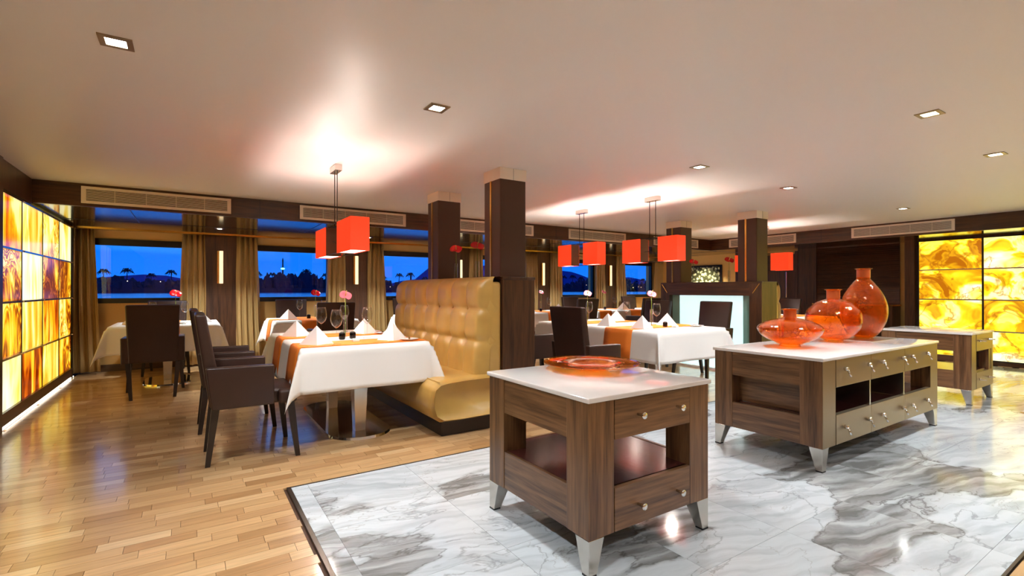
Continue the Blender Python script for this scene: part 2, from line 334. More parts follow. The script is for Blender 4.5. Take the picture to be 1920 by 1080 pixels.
def marble():
    m, t, b = new_mat('grey_veined_marble'); n = t.nodes.new
    geo = n('ShaderNodeNewGeometry'); mp = n('ShaderNodeMapping'); mp.inputs['Rotation'].default_value = (0, 0, .5); mp.inputs['Scale'].default_value = (.75, 1.5, 1)
    oi = n('ShaderNodeObjectInfo'); cm = n('ShaderNodeCombineXYZ'); L(t, oi.outputs['Random'], cm.inputs[0]); L(t, oi.outputs['Random'], cm.inputs[1])
    sc = n('ShaderNodeVectorMath'); sc.operation = 'SCALE'; sc.inputs['Scale'].default_value = .35; L(t, cm.outputs[0], sc.inputs[0])
    av = n('ShaderNodeVectorMath'); L(t, geo.outputs['Position'], av.inputs[0]); L(t, sc.outputs[0], av.inputs[1]); L(t, av.outputs[0], mp.inputs[0])
    # warp
    wn = n('ShaderNodeTexNoise'); wn.inputs['Scale'].default_value = 2.2; wn.inputs['Detail'].default_value = 6; L(t, mp.outputs[0], wn.inputs['Vector'])
    ws = n('ShaderNodeVectorMath'); ws.operation = 'SCALE'; ws.inputs['Scale'].default_value = .45; L(t, wn.outputs['Color'], ws.inputs[0])
    wa = n('ShaderNodeVectorMath'); L(t, mp.outputs[0], wa.inputs[0]); L(t, ws.outputs[0], wa.inputs[1])
    big = n('ShaderNodeTexNoise'); big.inputs['Scale'].default_value = .85; big.inputs['Detail'].default_value = 3; L(t, wa.outputs[0], big.inputs['Vector'])
    r1 = n('ShaderNodeMapRange'); r1.inputs[1].default_value = .53; r1.inputs[2].default_value = .55; L(t, big.outputs['Fac'], r1.inputs[0])
    # streaks inside the grey clouds
    mp2 = n('ShaderNodeMapping'); mp2.inputs['Scale'].default_value = (1.5, 9, 1); mp2.inputs['Rotation'].default_value = (0, 0, .25); L(t, wa.outputs[0], mp2.inputs[0])
    st = n('ShaderNodeTexNoise'); st.inputs['Scale'].default_value = 1.3; st.inputs['Detail'].default_value = 8; L(t, mp2.outputs[0], st.inputs['Vector'])
    rs = n('ShaderNodeValToRGB'); e = rs.color_ramp.elements; e[0].position = .35; e[0].color = lin((120, 120, 118)); e[1].position = .68; e[1].color = lin((196, 199, 200)); L(t, st.outputs['Fac'], rs.inputs[0])
    # soft pale field
    rp = n('ShaderNodeValToRGB'); e = rp.color_ramp.elements; e[0].position = .3; e[0].color = lin((176, 182, 186)); e[1].position = .58; e[1].color = lin((208, 214, 217)); L(t, st.outputs['Fac'], rp.inputs[0])
    mx = n('ShaderNodeMix'); mx.data_type = 'RGBA'; L(t, r1.outputs[0], mx.inputs[0]); L(t, rp.outputs[0], mx.inputs[6]); L(t, rs.outputs[0], mx.inputs[7])
    # fine dark veins + the vein along the cloud edge
    def vein(src_scale, w, centre, col, last, amp=.85):
        v = n('ShaderNodeTexNoise'); v.inputs['Scale'].default_value = src_scale; v.inputs['Detail'].default_value = 7; L(t, wa.outputs[0], v.inputs['Vector'])
        s1 = n('ShaderNodeMath'); s1.operation = 'SUBTRACT'; s1.inputs[1].default_value = centre; L(t, v.outputs['Fac'], s1.inputs[0])
        ab = n('ShaderNodeMath'); ab.operation = 'ABSOLUTE'; L(t, s1.outputs[0], ab.inputs[0])
        mr = n('ShaderNodeMapRange'); mr.inputs[2].default_value = w; mr.inputs[3].default_value = amp; mr.inputs[4].default_value = 0; L(t, ab.outputs[0], mr.inputs[0])
        q = n('ShaderNodeMix'); q.data_type = 'RGBA'; L(t, mr.outputs[0], q.inputs[0]); L(t, last, q.inputs[6]); q.inputs[7].default_value = lin(col); return q.outputs[2]
    c = vein(.9, .006, .5, (128, 128, 130), mx.outputs[2], .55)
    c = vein(2.1, .004, .44, (140, 132, 124), c, .45)
    c = vein(.85, .005, .545, (100, 96, 92), c, .7)
    L(t, c, b.inputs['Base Color']); b.inputs['Roughness'].default_value = .09; b.inputs['Specular IOR Level'].default_value = .7
    return m
M['marble'] = marble()
def art_mat():
    m, t, b = new_mat('carved_relief'); n = t.nodes.new
    tcn = n('ShaderNodeTexCoord'); v = n('ShaderNodeTexVoronoi'); v.inputs['Scale'].default_value = 14; L(t, tcn.outputs['Object'], v.inputs['Vector'])
    r = n('ShaderNodeValToRGB'); e = r.color_ramp.elements; e[0].position = .1; e[0].color = lin((232, 226, 180)); e[1].position = .55; e[1].color = lin((60, 58, 34)); L(t, v.outputs['Distance'], r.inputs[0]); L(t, r.outputs[0], b.inputs['Base Color'])
    bp = n('ShaderNodeBump'); bp.inputs['Distance'].default_value = .02; L(t, v.outputs['Distance'], bp.inputs['Height']); L(t, bp.outputs[0], b.inputs['Normal'])
    b.inputs['Metallic'].default_value = .4; b.inputs['Roughness'].default_value = .3; return m
M['art'] = art_mat()
def river_mat():
    m, t, b = new_mat('river_water'); n = t.nodes.new
    b.inputs['Base Color'].default_value = lin((30, 110, 190)); b.inputs['Roughness'].default_value = .22
    tcn = n('ShaderNodeNewGeometry'); v = n('ShaderNodeTexNoise'); v.inputs['Scale'].default_value = .15; v.inputs['Detail'].default_value = 6; L(t, tcn.outputs['Position'], v.inputs['Vector'])
    bp = n('ShaderNodeBump'); bp.inputs['Distance'].default_value = .4; bp.inputs['Strength'].default_value = .3; L(t, v.outputs['Fac'], bp.inputs['Height']); L(t, bp.outputs[0], b.inputs['Normal'])
    return m
M['river'] = river_mat()

# ------------------------------------------------------------------ room constants
XL, XR, XE, YB, YW, ZC, ZS = -1.32, 10.70, 11.05, -2.6, 9.30, 2.31, 2.075
BY, BX = 6.75, 9.75                      # bulkhead faces
MX0, MX1, MY0, MY1 = .495, 10.55, .59, 3.24

# ------------------------------------------------------------------ lights
def spot(name, loc, watts, angle=120, blend=.9, color=(.88, .95, 1), r=.05):
    d = bpy.data.lights.new(name, 'SPOT'); d.energy = watts; d.spot_size = math.radians(angle); d.spot_blend = blend; d.color = color; d.shadow_soft_size = r
    o = bpy.data.objects.new(name, d); C.objects.link(o); o.location = loc; return o
def point(name, loc, watts, color=(1, .85, .7), r=.04):
    d = bpy.data.lights.new(name, 'POINT'); d.energy = watts; d.color = color; d.shadow_soft_size = r
    o = bpy.data.objects.new(name, d); C.objects.link(o); o.location = loc; return o

# ------------------------------------------------------------------ shell: floor
fl = struct(bx(XL-.4, YB-.2, -.10, XE+.3, YW+.3, -.012).build('floor', M['subfloor']))
bed = bx(MX0+.02, MY0+.01, -.012, MX1, MY1-.01, -.0025).build('grout_bed', M['grout'], fl)
# parquet
PW, PL = .0805, .285
planks = []
yr = MY1 + .0 - 80*PW
rows = int((YW - yr)/PW) + 1
for r in range(rows):
    y0 = yr + r*PW; y1 = y0 + PW
    if y1 < YB: continue
    inside = (y0 > MY0 - .03 and y1 < MY1 + .02)
    off = (r*.37 + random.choice((0, .33, .66, .5))) % 1 * PL
    x = XL - off
    while x < XE:
        a, b = max(x, XL), min(x+PL, XE)
        x += PL
        if b - a < .03: continue
        if inside:
            if a >= MX0 - .02 and a < MX1: continue
            if a < MX0 < b: b = MX0 - .02
            if b - a < .02: continue
        planks.append((a, y0, b, y1))
def visible_rank(p):
    cx, cy = (p[0]+p[2])/2, (p[1]+p[3])/2
    d = cx*math.sin(math.radians(33.28)) + cy*math.cos(math.radians(33.28)); u = cx*math.cos(math.radians(33.28)) - cy*math.sin(math.radians(33.28))
    if d < 1.7 or abs(u)/d > 1.12: return 1e9
    return d
planks.sort(key=visible_rank)
g = .0009
def plank_mesh(lx, ly):
    me = bpy.data.meshes.new('plank'); mb = bx(0, 0, -.010, lx-2*g, ly-2*g, 0)
    me.from_pydata(mb.v, [], mb.f); me.materials.append(M['parquet']); return me
pm = {}
for p in planks[:290]:
    key = round(p[2]-p[0], 3)
    if key not in pm: pm[key] = plank_mesh(p[2]-p[0], PW)
    o = bpy.data.objects.new('plank', pm[key]); C.objects.link(o); o.parent = fl; o.location = (p[0]+g, p[1]+g, 0)
rest = MB()
for p in planks[290:]:
    rest.box(p[0]+g, p[1]+g, -.010, p[2]-g, p[3]-g, 0)
o = rest.build('parquet_field', M['parquet'], fl); o['kind'] = 'stuff'
# marble tiles: border strip + 0.62 m tiles
xs = [MX0+.022, .61]; x = .61
while x + .623 < MX1: x += .623; xs.append(x)
xs.append(MX1)
ys = [MY0+.012, .685, 1.303, 1.925, 2.547, 3.165, MY1-.012]
for i in range(len(xs)-1):
    for j in range(len(ys)-1):
        bx(xs[i]+.0008, ys[j]+.0008, -.0025, xs[i+1]-.0008, ys[j+1]-.0008, .0).build('marble_tile', M['marble'], fl)
s = MB(); s.box(MX0, MY0, -.01, MX0+.021, MY1, .002); s.box(MX0, MY1-.011, -.01, MX1, MY1, .002); s.box(MX0, MY0, -.01, MX1, MY0+.011, .002)
s.build('edge_strip', M['strip'], fl)

# ------------------------------------------------------------------ shell: walls, ceiling
struct(bx(XL-.2, YB-.2, ZC, XE+.3, YW+.2, ZC+.1).build('ceiling', M['ceil']))
struct(bx(XL-.2, YB-.2, -.1, XE+.3, YB, ZC).build('wall_front', M['beige']))
wl = MB(); wl.box(XL-.2, YB, 0, XL-.0, 5.70, ZC); wl.box(XL-.2, 5.70, 0, XL-.10, YW, ZC); wl.box(XL-.2, 5.70, 2.06, XL, BY, ZC)
struct(wl.build('wall_left', M['wengeZ']))
jm = struct(bx(XL-.0, 5.60, 0, XL+.015, 5.78, ZC).build('trim_1', M['wengeZ']), 'dark wood jamb beside the glowing stone wall')
# window wall
PC = [.411 + 2.15*k for k in range(5)]      # pilaster centres
op = [(-1.22, -.04)] + [(c+.44, c+1.72) for c in PC[:4]] + [(PC[4]+.44, 10.75)]
ZB, ZT = 1.0, 1.95
wb = MB(); x = XL-.1
for a, b in op:
    wb.box(x, YW, 0, a, YW+.2, ZC); wb.box(a, YW, 0, b, YW+.2, ZB); wb.box(a, YW, ZT, b, YW+.2, ZC); x = b
wb.box(x, YW, 0, XE+.3, YW+.2, ZC)
struct(wb.build('wall_back', M['beige']))
for k, (a, b) in enumerate(op):
    w = sroot('window_%d' % (k+1), None, ((a+b)/2, YW, ZB))
    h = ZT - ZB; hw = (b-a)/2; f = MB()
    f.box(-hw, -.02, 0, hw, .06, .075); f.box(-hw, -.02, h-.095, hw, .06, h); f.box(-hw, -.02, .075, -hw+.05, .06, h-.095); f.box(hw-.05, -.02, .075, hw, .06, h-.095)
    f.build('window_frame', M['black'], w)
    bx(-hw+.05, .02, .075, hw-.05, .026, h-.095).build('pane', M['pane'], w)
struct(bx(XL, YW-.02, 0, XE, YW, .10).build('baseboard_back', M['wengeX']))
# end wall
struct(bx(XE, 3.25, 0, XE+.2, YW, ZC).build('wall_right', M['beige']))
struct(bx(XR+.02, YB, 0, XE+.2, 3.34, ZC).build('wall_right_return', M['wengeZ']))
# bulkheads + soffits
bw = struct(bx(XL, BY, ZS, XE, BY+.06, ZC).build('trim_2', M['wengeX']), 'dark wood bulkhead above the windows')
for a in (.72, 3.05, 5.35, 7.5):
    bx(a, BY-.001, ZS, a+.006, BY, ZC).build('joint', M['black'], bw)
br = struct(bx(BX, YB, ZS, BX+.06, BY, ZC).build('trim_3', M['wengeY']), 'dark wood bulkhead along the right wall')
for a in (4.45, 1.6):
    bx(BX-.001, a, ZS, BX, a+.006, ZC).build('joint', M['black'], br)
sf = struct(bx(XL-.1, BY+.06, ZS, XE, YW, ZS+.03).build('ceiling_soffit', M['soffit']))
sfr = struct(bx(BX+.06, YB, ZS, XE+.1, BY+.06, ZS+.03).build('ceiling_soffit_right', M['soffit']))
j = MB(); j.box(XL, 8.02, ZS-.003, XE, 8.035, ZS)
for c in [-.55]+[p+1.05 for p in PC]: j.box(c, BY+.06, ZS-.003, c+.008, 8.02, ZS)
j.build('soffit_joint', M['black'], sf)  # thin black strips along the soffit joints
ct = struct(bx(XL, 9.02, ZS-.014, XE, 9.05, ZS).build('trim_4', M['brass']), 'brass curtain track under the soffit')

# pilasters with sconces
ordn = ['first', 'second', 'third', 'fourth', 'fifth']
for k, c in enumerate(PC):
    struct(bx(c-.235, YW-.12, 0, c+.235, YW, ZS).build('pilaster', M['wengeZ']), 'dark wood pilaster between windows, %s from the glowing wall' % ordn[k])
    t = thing('wall_sconce', 'slim upright wall light on the %s dark pilaster from the left wall' % ordn[k], 'wall light', (c+.01, YW-.12, 1.30), group='slim sconces between windows')
    bx(-.05, -.045, 0, -.022, 0, .52).build('backplate', M['brass'], t)
    bx(-.02, -.06, 0, .032, 0, .52).build('diffuser', M['sconce'], t, bevel=.004)
    t2 = thing('soffit_downlight', 'small round downlight in the dark soffit above the %s pilaster' % ordn[k], 'ceiling light', (c-.05, 8.2, ZS), group='soffit downlights')
    MB().lathe([(.03, -.004), (.055, -.006), (.058, 0)], 20).build('bezel', M['chrome'], t2, True)
    MB().lathe([(.001, -.0035), (.034, -.0035)], 20).build('lens', M['lamp'], t2)
    spot('soffit_light', (c-.05, 8.2, ZS-.03), L_SOFFIT, 110)

# curtains
def curtain(x0, x1, flare, label, y=9.14):
    t = thing('curtain', label, 'curtain', ((x0+x1)/2, y, 0), group='taupe curtains beside the windows')
    w = x1-x0; n = 60; waves = max(3, round(w/.065)); ph = random.random()*6
    def fn(u, v):
        z = .03 + v*(ZS-.045)
        s = (u-.5)*w*(1 + .12*math.sin(v*3)) + flare*(1-v)**1.5*(u if flare > 0 else 1-u)
        return (s, .032*math.sin(u*waves*2*PI+ph+.5*math.sin(v*4)) + .012*math.sin(u*waves*4.3*PI+v*3), z)
    MB().grid(fn, n, 10).build('drape', M['curtain'], t, True, solid=.004)
    return t
wn = ['first', 'second', 'third', 'fourth', 'fifth', 'sixth']
for k, (a, b) in enumerate(op):
    curtain(a-.13 if k == 0 else a-.20, a+.09, .07, 'taupe pleated curtain at the left side of the %s window from the left' % wn[k])
    if k < 5: curtain(b-.05, b+.24, -.05, 'taupe pleated curtain at the right side of the %s window from the left' % wn[k])
    else: curtain(b-.03, b+.26, -.05, 'taupe pleated curtain in the far right corner beside the last window')

# end wall: art, door, louvres
t = thing('relief_panel', 'carved pale relief artwork in a black frame lit from above', 'artwork', (XE, 7.95, 1.02))
bx(-.03, -.62, 0, 0, .62, .80).build('frame', M['black'], t)
bx(-.045, -.57, .04, -.02, .57, .76).build('relief', M['art'], t)
spot('art_light', (XE-.45, 7.8, 2.05), 170, 110, .8, (1, 1, .75), .01)
d = sroot('door_1', 'dark wood door with long chrome handle beyond the partition', (XE, 5.95, 0))
bx(-.04, -.40, 0, 0, .42, 1.98).build('door_leaf', M['wengeZ'], d)
bx(-.07, -.46, 0, 0, -.40, 2.04).build('door_frame', M['wengeZ'], d)
bx(-.10, -.245, 1.03, -.075, -.22, 1.60).build('handle', M['chrome'], d, bevel=.006)
struct(bx(XE-.05, 6.37, 0, XE, 6.95, ZS).build('trim_5', M['wengeZ']), 'dark wood panel left of the dark door')
struct(bx(XE-.06, 5.12, 0, XE, 5.49, ZS).build('trim_6', M['wengeZ']), 'plain dark upright panel beside the ribbed wall')
lv = thing('ribbed_wall_panel', 'wide dark ribbed wood wall panel behind the orange bottles', 'wall panel', (XE, 4.40, 0))
bx(-.02, -.72, 0, 0, .72, ZS).build('backing', M['wengeY'], lv)
for i in range(30):
    z = .95 + i*.037
    MB().frus([(-.02, -.72, z), (-.035, -.72, z), (-.035, .72, z), (-.02, .72, z)], [(-.02, -.72, z+.033), (-.024, -.72, z+.033), (-.024, .72, z+.033), (-.02, .72, z+.033)]).build('slat', M['wengeY'], lv)
struct(bx(XR-.06, 3.34, 0, XE, 3.48, ZS).build('trim_7', M['wengeZ']), 'dark upright post at the edge of the right glowing wall')

# onyx walls
t = thing('backlit_onyx_wall', 'amber backlit stone wall of squares along the left side of the room', 'light wall', (XL, 5.80, 0))
cols = [0, .66, 1.45, 2.25, 2.98]; zs = [.14, .60, 1.09, 1.565, 2.035]
for i in range(4):
    for k in range(4):
        bx(-.09, cols[i]+.012, zs[k]+.012, -.012, cols[i+1]-.012, zs[k+1]-.012).build('onyx_panel', M[{'B': 'onyxL', 'C': 'onyxC', 'O': 'onyxO'}[('COCB', 'BCOB', 'BCBB', 'OCBC')[k][i]]], t)
bx(-.095, 0, .1, -.085, 3.0, 2.05).build('backing', M['dark'], t)
for k in range(5):
    z = zs[k]; bx(-.06, 0, z-.010, .006, 2.99, z+.008).build('rail', M['steel'] if k else M['wengeY'], t)
    if 0 < k: 
        for i in (.66, 1.45, 2.25, 2.97): bx(-.01, i-.012, z-.006, .014, i+.012, z+.006).build('bracket', M['chrome'], t)
for i in range(5): bx(-.07, cols[i]-.010, .14, -.008, cols[i]+.010, 2.04).build('mullion', M['black'], t)
bx(-.06, 0, .035, .0, 3.0, .14).build('base_panel', M['wengeY'], t)
bx(-.06, 0, .004, -.005, 3.15, .018).build('light_strip', M['led'], t)
bx(-.1, 2.99, 0, -.0, 3.06, ZS).build('end_post', M['black'], t)

t = thing('backlit_onyx_wall', 'golden backlit stone wall of wide panels at the right side of the room', 'light wall', (XR, 3.30, 0))
zr = [.065, .535, 1.035, 1.54, 2.045]; cr_ = [0, -.84, -1.68, -2.52, -3.36, -4.2]
for i in range(5):
    for k in range(4):
        bx(-.0, cr_[i+1]+.012, zr[k]+.010, .02, cr_[i]-.012, zr[k+1]-.010).build('onyx_panel', M['onyxR'], t)
for k in range(5): bx(-.012, -4.2, zr[k]-.009, .018, 0, zr[k]+.009).build('rail', M['steel'] if k in (1,2,3) else M['black'], t)
for i in range(6): bx(-.014, cr_[i]-.012, .06, .018, cr_[i]+.012, 2.05).build('mullion', M['black'], t)
bx(-.03, -4.2, 0, .018, .04, .056).build('base_panel', M['wengeY'], t)

# ------------------------------------------------------------------ vents
def vent(x, w, lab, onright=False):
    if onright: t = thing('air_vent', lab, 'vent', (BX, x+w/2, 2.105), -PI/2, 'long air vents')
    else: t = thing('air_vent', lab, 'vent', (x+w/2, BY, 2.105), 0, 'long air vents')
    h = .178; a = w/2; f = MB()
    f.box(-a, -.012, 0, a, 0, .03); f.box(-a, -.012, h-.03, a, 0, h); f.box(-a, -.012, .03, -a+.04, 0, h-.03); f.box(a-.04, -.012, .03, a, 0, h-.03)
    f.build('frame', M['alu'], t, bevel=.002)
    bx(-a+.04, -.003, .03, a-.04, -.001, h-.03).build('backing', M['dark'], t)
    for i in range(8):
        z = .037 + i*.0138; MB().frus([(-a+.04, -.011, z), (-a+.04, -.004, z+.004), (a-.04, -.004, z+.004), (a-.04, -.011, z)], [(-a+.04, -.011, z+.005), (-a+.04, -.004, z+.009), (a-.04, -.004, z+.009), (a-.04, -.011, z+.005)]).build('slat', M['alu'], t)
    for i in range(1, 5): bx(-a+w*i/5, -.0035, .03, -a+w*i/5+.006, -.002, h-.03).build('divider', M['alu'], t)
for k, (x, w) in enumerate(((-.945, 1.36), (1.18, 1.42), (3.44, 1.42), (5.63, 1.43), (7.86, 1.43))):
    vent(x, w, 'cream slatted air vent above the windows, %s from the left' % ordn[k])
vent(4.90, 1.40, 'cream slatted air vent on the right bulkhead, half behind a pillar', True)
vent(2.555, 1.40, 'cream slatted air vent on the right bulkhead beside the golden wall', True)

# ------------------------------------------------------------------ downlights
def downlight(x, y, lab, w=L_DOWN):
    t = thing('downlight', lab, 'ceiling light', (x, y, ZC), group='square ceiling downlights')
    r, q = .062, .038; f = MB()
    f.box(-r, -r, -.006, r, -q, .0); f.box(-r, q, -.006, r, r, .0); f.box(-r, -q, -.006, -q, q, .0); f.box(q, -q, -.006, r, q, .0)
    f.build('frame', M['satin'], t); bx(-q, -q, -.003, q, q, -.001).build('lens', M['lamp'], t)
    spot('downlight_lamp', (x, y, ZC-.02), w, 140, .8)
dl = [(-.276, 2.81, 'square recessed ceiling light nearest the left wall'), (1.26, 2.755, 'square recessed ceiling light above the floor left of the near island'),
      (3.90, 1.143, 'square recessed ceiling light above the long island'), (5.52, 1.19, 'square recessed ceiling light nearest the right edge of the picture'),
      (3.85, 2.78, 'square recessed ceiling light in the middle of the room behind the islands'), (5.45, 2.82, 'square recessed ceiling light in front of the white glowing partition'),
      (8.15, 2.68, 'square recessed ceiling light nearest the right bulkhead')]
for x, y, l in dl: downlight(x, y, l)
for x, y in ((-.3, .9), (1.3, -.6), (3.9, -.6), (6.2, -.6), (8.6, .4), (-.3, -1.2)):
    spot('rear_fill_lamp', (x, y, ZC-.02), L_DOWN, 140, .8)  # unseen lamps without fixtures, added out of view as soft fill

# ------------------------------------------------------------------ pillars, dividers, banquettes
def pillar(x0, y0, lab, z0=1.315, w=.285, dpt=.29, strip=1):
    t = sroot('pillar', lab, (x0, y0, z0)); h = ZC - z0
    bx(.002, .002, 0, w-.002, dpt-.002, h-.10).build('leather_cladding', M['pleather'], t, bevel=.008)
    m = M['alu']; bx(-.003, -.003, h-.105, w+.003, dpt+.003, h).build('cap', m, t, bevel=.002)
    bx(w*.5-.001, -.0045, h-.105, w*.5+.001, -.003, h).build('cap_joint', M['black'], t)
    bx(-.004, dpt*.52, 0, .003, dpt*.52+.026, h-.105).build('brass_strip', M['brass'], t)
pillar(2.34, 3.76, 'leather clad pillar at the near end of the mustard banquette')
pillar(2.335, 5.07, 'leather clad pillar at the window end of the mustard banquette')
pillar(6.62, 3.86, 'leather clad pillar at the near end of the glowing partition')
pillar(6.58, 5.10, 'leather clad pillar at the window end of the glowing partition')

t = thing('banquette_divider', 'dark wood divider behind the mustard banquette', 'divider', (2.30, 3.65, 0))
bx(0, 0, 0, .345, 2.10, 1.29).build('core', M['wengeZ'], t, bevel=.004)
bx(-.004, -.004, 1.29, .349, 2.104, 1.315).build('ledge', M['wengeY'], t, bevel=.003)

def banquette(loc, rz, lab, length=2.08):
    # local: sitter faces -x, length along +y, back plane at x=0
    t = thing('banquette', lab, 'sofa', loc, rz)
    bx(-.57, .02, 0, 0, length-.02, .125).build('plinth', M['leg'], t)
    ln = length
    def seat(u, v):
        # u around section, v along length
        prof = [(-.02, .125), (-.40, .118), (-.60, .125), (-.665, .17), (-.69, .25), (-.69, .34), (-.675, .41), (-.63, .448), (-.55, .462), (-.38, .470), (-.2, .472), (-.02, .47)]
        f = u*(len(prof)-1); i = min(int(f), len(prof)-2); q = f-i
        x = prof[i][0]*(1-q)+prof[i+1][0]*q; z = prof[i][1]*(1-q)+prof[i+1][1]*q
        y = v*ln; e = min(y, ln-y); k = max(0, 1-e/.05); sh = 1-.06*k*k
        cx, cz = -.34, .30
        return (cx+(x-cx)*sh, -.06+y*(ln+.06)/ln, cz+(z-cz)*(1-.12*k*k))
    sm = MB().grid(seat, 33, 40)
    n = 34; sm.f.append(tuple(range(0, n))); sm.f.append(tuple(reversed([40*n+i for i in range(n)])))
    so = sm.build('seat_cushion', M['sofa'], t, True)
    MB().tube([(-.62, -.05+i*(ln+.04)/8, .456) for i in range(9)], .004, 6).build('piping', M['sofa'], so, True)
    ncol, zb, zt = 7, .44, 1.315
    rowsz = [.44, .755, 1.035, 1.36]
    def back(u, v):
        # v: 0..1 from front bottom up and over the top
        y = u*ln; L_ = (zt-zb); s = v*(L_+.20)
        if s < L_-.07: z = zb+s; x = -.20+.05*(z-zb)/L_ ; tf = 1
        else:
            a = min((s-(L_-.07))/.14, 1)*PI/2; x = -.15+.07*(1-math.cos(a)) + max(0, s-(L_-.07)-.14); z = zt-.07+.07*math.sin(a); tf = 1 - a/(PI/2)
            x = min(x, 0)
        cw = ln/ncol; fu = (y/cw) % 1
        k = 0
        for a, b in zip(rowsz[:-1], rowsz[1:]):
            if a <= z <= b: fv = (z-a)/(b-a); break
        else: fv = .5
        du = min(fu, 1-fu)*2; dv = min(fv, 1-fv)*2
        if z < .60: dv = max(dv, .55)
        if z > 1.2: dv = max(dv, .9)
        nearbtn = math.exp(-((du*cw/2)**2+(dv*.14)**2)/.0018) if .62 < z < 1.15 else 0
        puff = .035*(1-(1-min(du, 1))**5)*1.1*(.25+.75*(1 if z < 1.2 else max(0, 1-(z-1.2)/.12))) + .035*(1-(1-min(dv, 1))**6)*.8 - .034*nearbtn
        edge = min(y, ln-y); sh = max(0, 1-edge/.05)
        x = x - (puff*tf) + .09*sh*sh*(tf*.8+.2)
        return (min(x, 0), -.0+y, z)
    bm_ = MB().grid(back, 112, 60)
    bo = bm_.build('back_cushion', M['sofa'], t, True)
    bx(-.14, .004, .44, -.001, ln-.004, 1.27).build('back_core', M['sofa'], t, bevel=.03, seg=3)
    for rz_ in rowsz[1:3]:
        for c in range(1, ncol):
            MB().lathe([(.001, .006), (.009, .004), (.011, 0)], 8).build('button', M['sofa'], bo, True, loc=(-.185, c*ln/ncol, rz_)).rotation_euler = (0, -PI/2, 0)
    return t
banquette((2.298, 3.66, 0), 0, 'mustard leather buttoned banquette facing the left wall', 2.09)

# partition with glowing niche (faces -x)
t = thing('partition', 'dark wood partition framing a white glowing niche', 'divider', (6.55, 3.75, 0))
LN = 1.72; n0, n1, zt = .18, 1.55, 1.115
m = MB(); m.box(0, 0, 0, .10, n0, 1.29); m.box(0, n1, 0, .10, LN, 1.29); m.build('upright', M['wengeZ'], t)
bx(0, n0, zt, .10, n1, 1.29).build('header', M['wengeY'], t)
bx(.14, 0, 0, .38, LN, 1.29).build('core', M['wengeZ'], t)
bx(-.003, -.003, 1.29, .383, LN+.003, 1.315).build('ledge', M['wengeY'], t, bevel=.003)
bx(.10, 0, 0, .14, LN, .0+1.29).build('back_frame', M['wengeZ'], t)
bx(.085, n0+.14, .03, .099, n1-.14, zt-.002).build('light_panel', M['niche'], t)
bx(.080, n0, .03, .099, n0+.14, zt).build('frosted_edge', M['frost'], t); bx(.080, n1-.14, .03, .099, n1, zt).build('frosted_edge', M['frost'], t)
bx(.0, n0, 0, .10, n1, .03).build('sill', M['stone'], t)
for ya, yb in ((.03, .13), (LN-.03, LN-.13)):
    MB().tube([(-.004, ya, 1.285), (-.004, yb, 1.15)], .006, 6).build('inlay', M['brass'], t)
banquette((6.935, 3.78+1.68, 0), PI, 'mustard leather banquette behind the glowing partition facing the right wall', 1.68)

# ------------------------------------------------------------------ islands
def tleg(mb, cx, cy, sxn, syn, h=.155, top=.088, bot=.045):
    # outer corner (cx,cy) vertical; inner sides taper. sxn,syn: inward direction
    def loop(w, z):
        p = [(cx, cy, z), (cx+sxn*w, cy, z), (cx+sxn*w, cy+syn*w, z), (cx, cy+syn*w, z)]
        return p if sxn*syn > 0 else p[::-1]
    return mb.frus(loop(bot, .008), loop(top, h))
def knob(parent, x, y, z, ax='y', kind='cone'):
    if kind == 'cone': mb = MB().lathe([(.001, 0), (.006, 0), (.008, .028), (.015, .036), (.015, .042), (.001, .042)], 12)
    elif kind == 'peg': mb = MB().lathe([(.001, 0), (.012, 0), (.012, .012), (.007, .014), (.006, .055), (.001, .056)], 10)
    else:
        mb = MB().lathe([(.001, 0), (.014, 0), (.014, .024), (.001, .025)], 10); mb.tube([(0, -.002, .018), (.0, -.050, .040)], .007, 8)
    o = mb.build('knob', M['chrome'], parent, True, loc=(x, y, z)); o.rotation_euler = (PI/2, 0, 0); return o
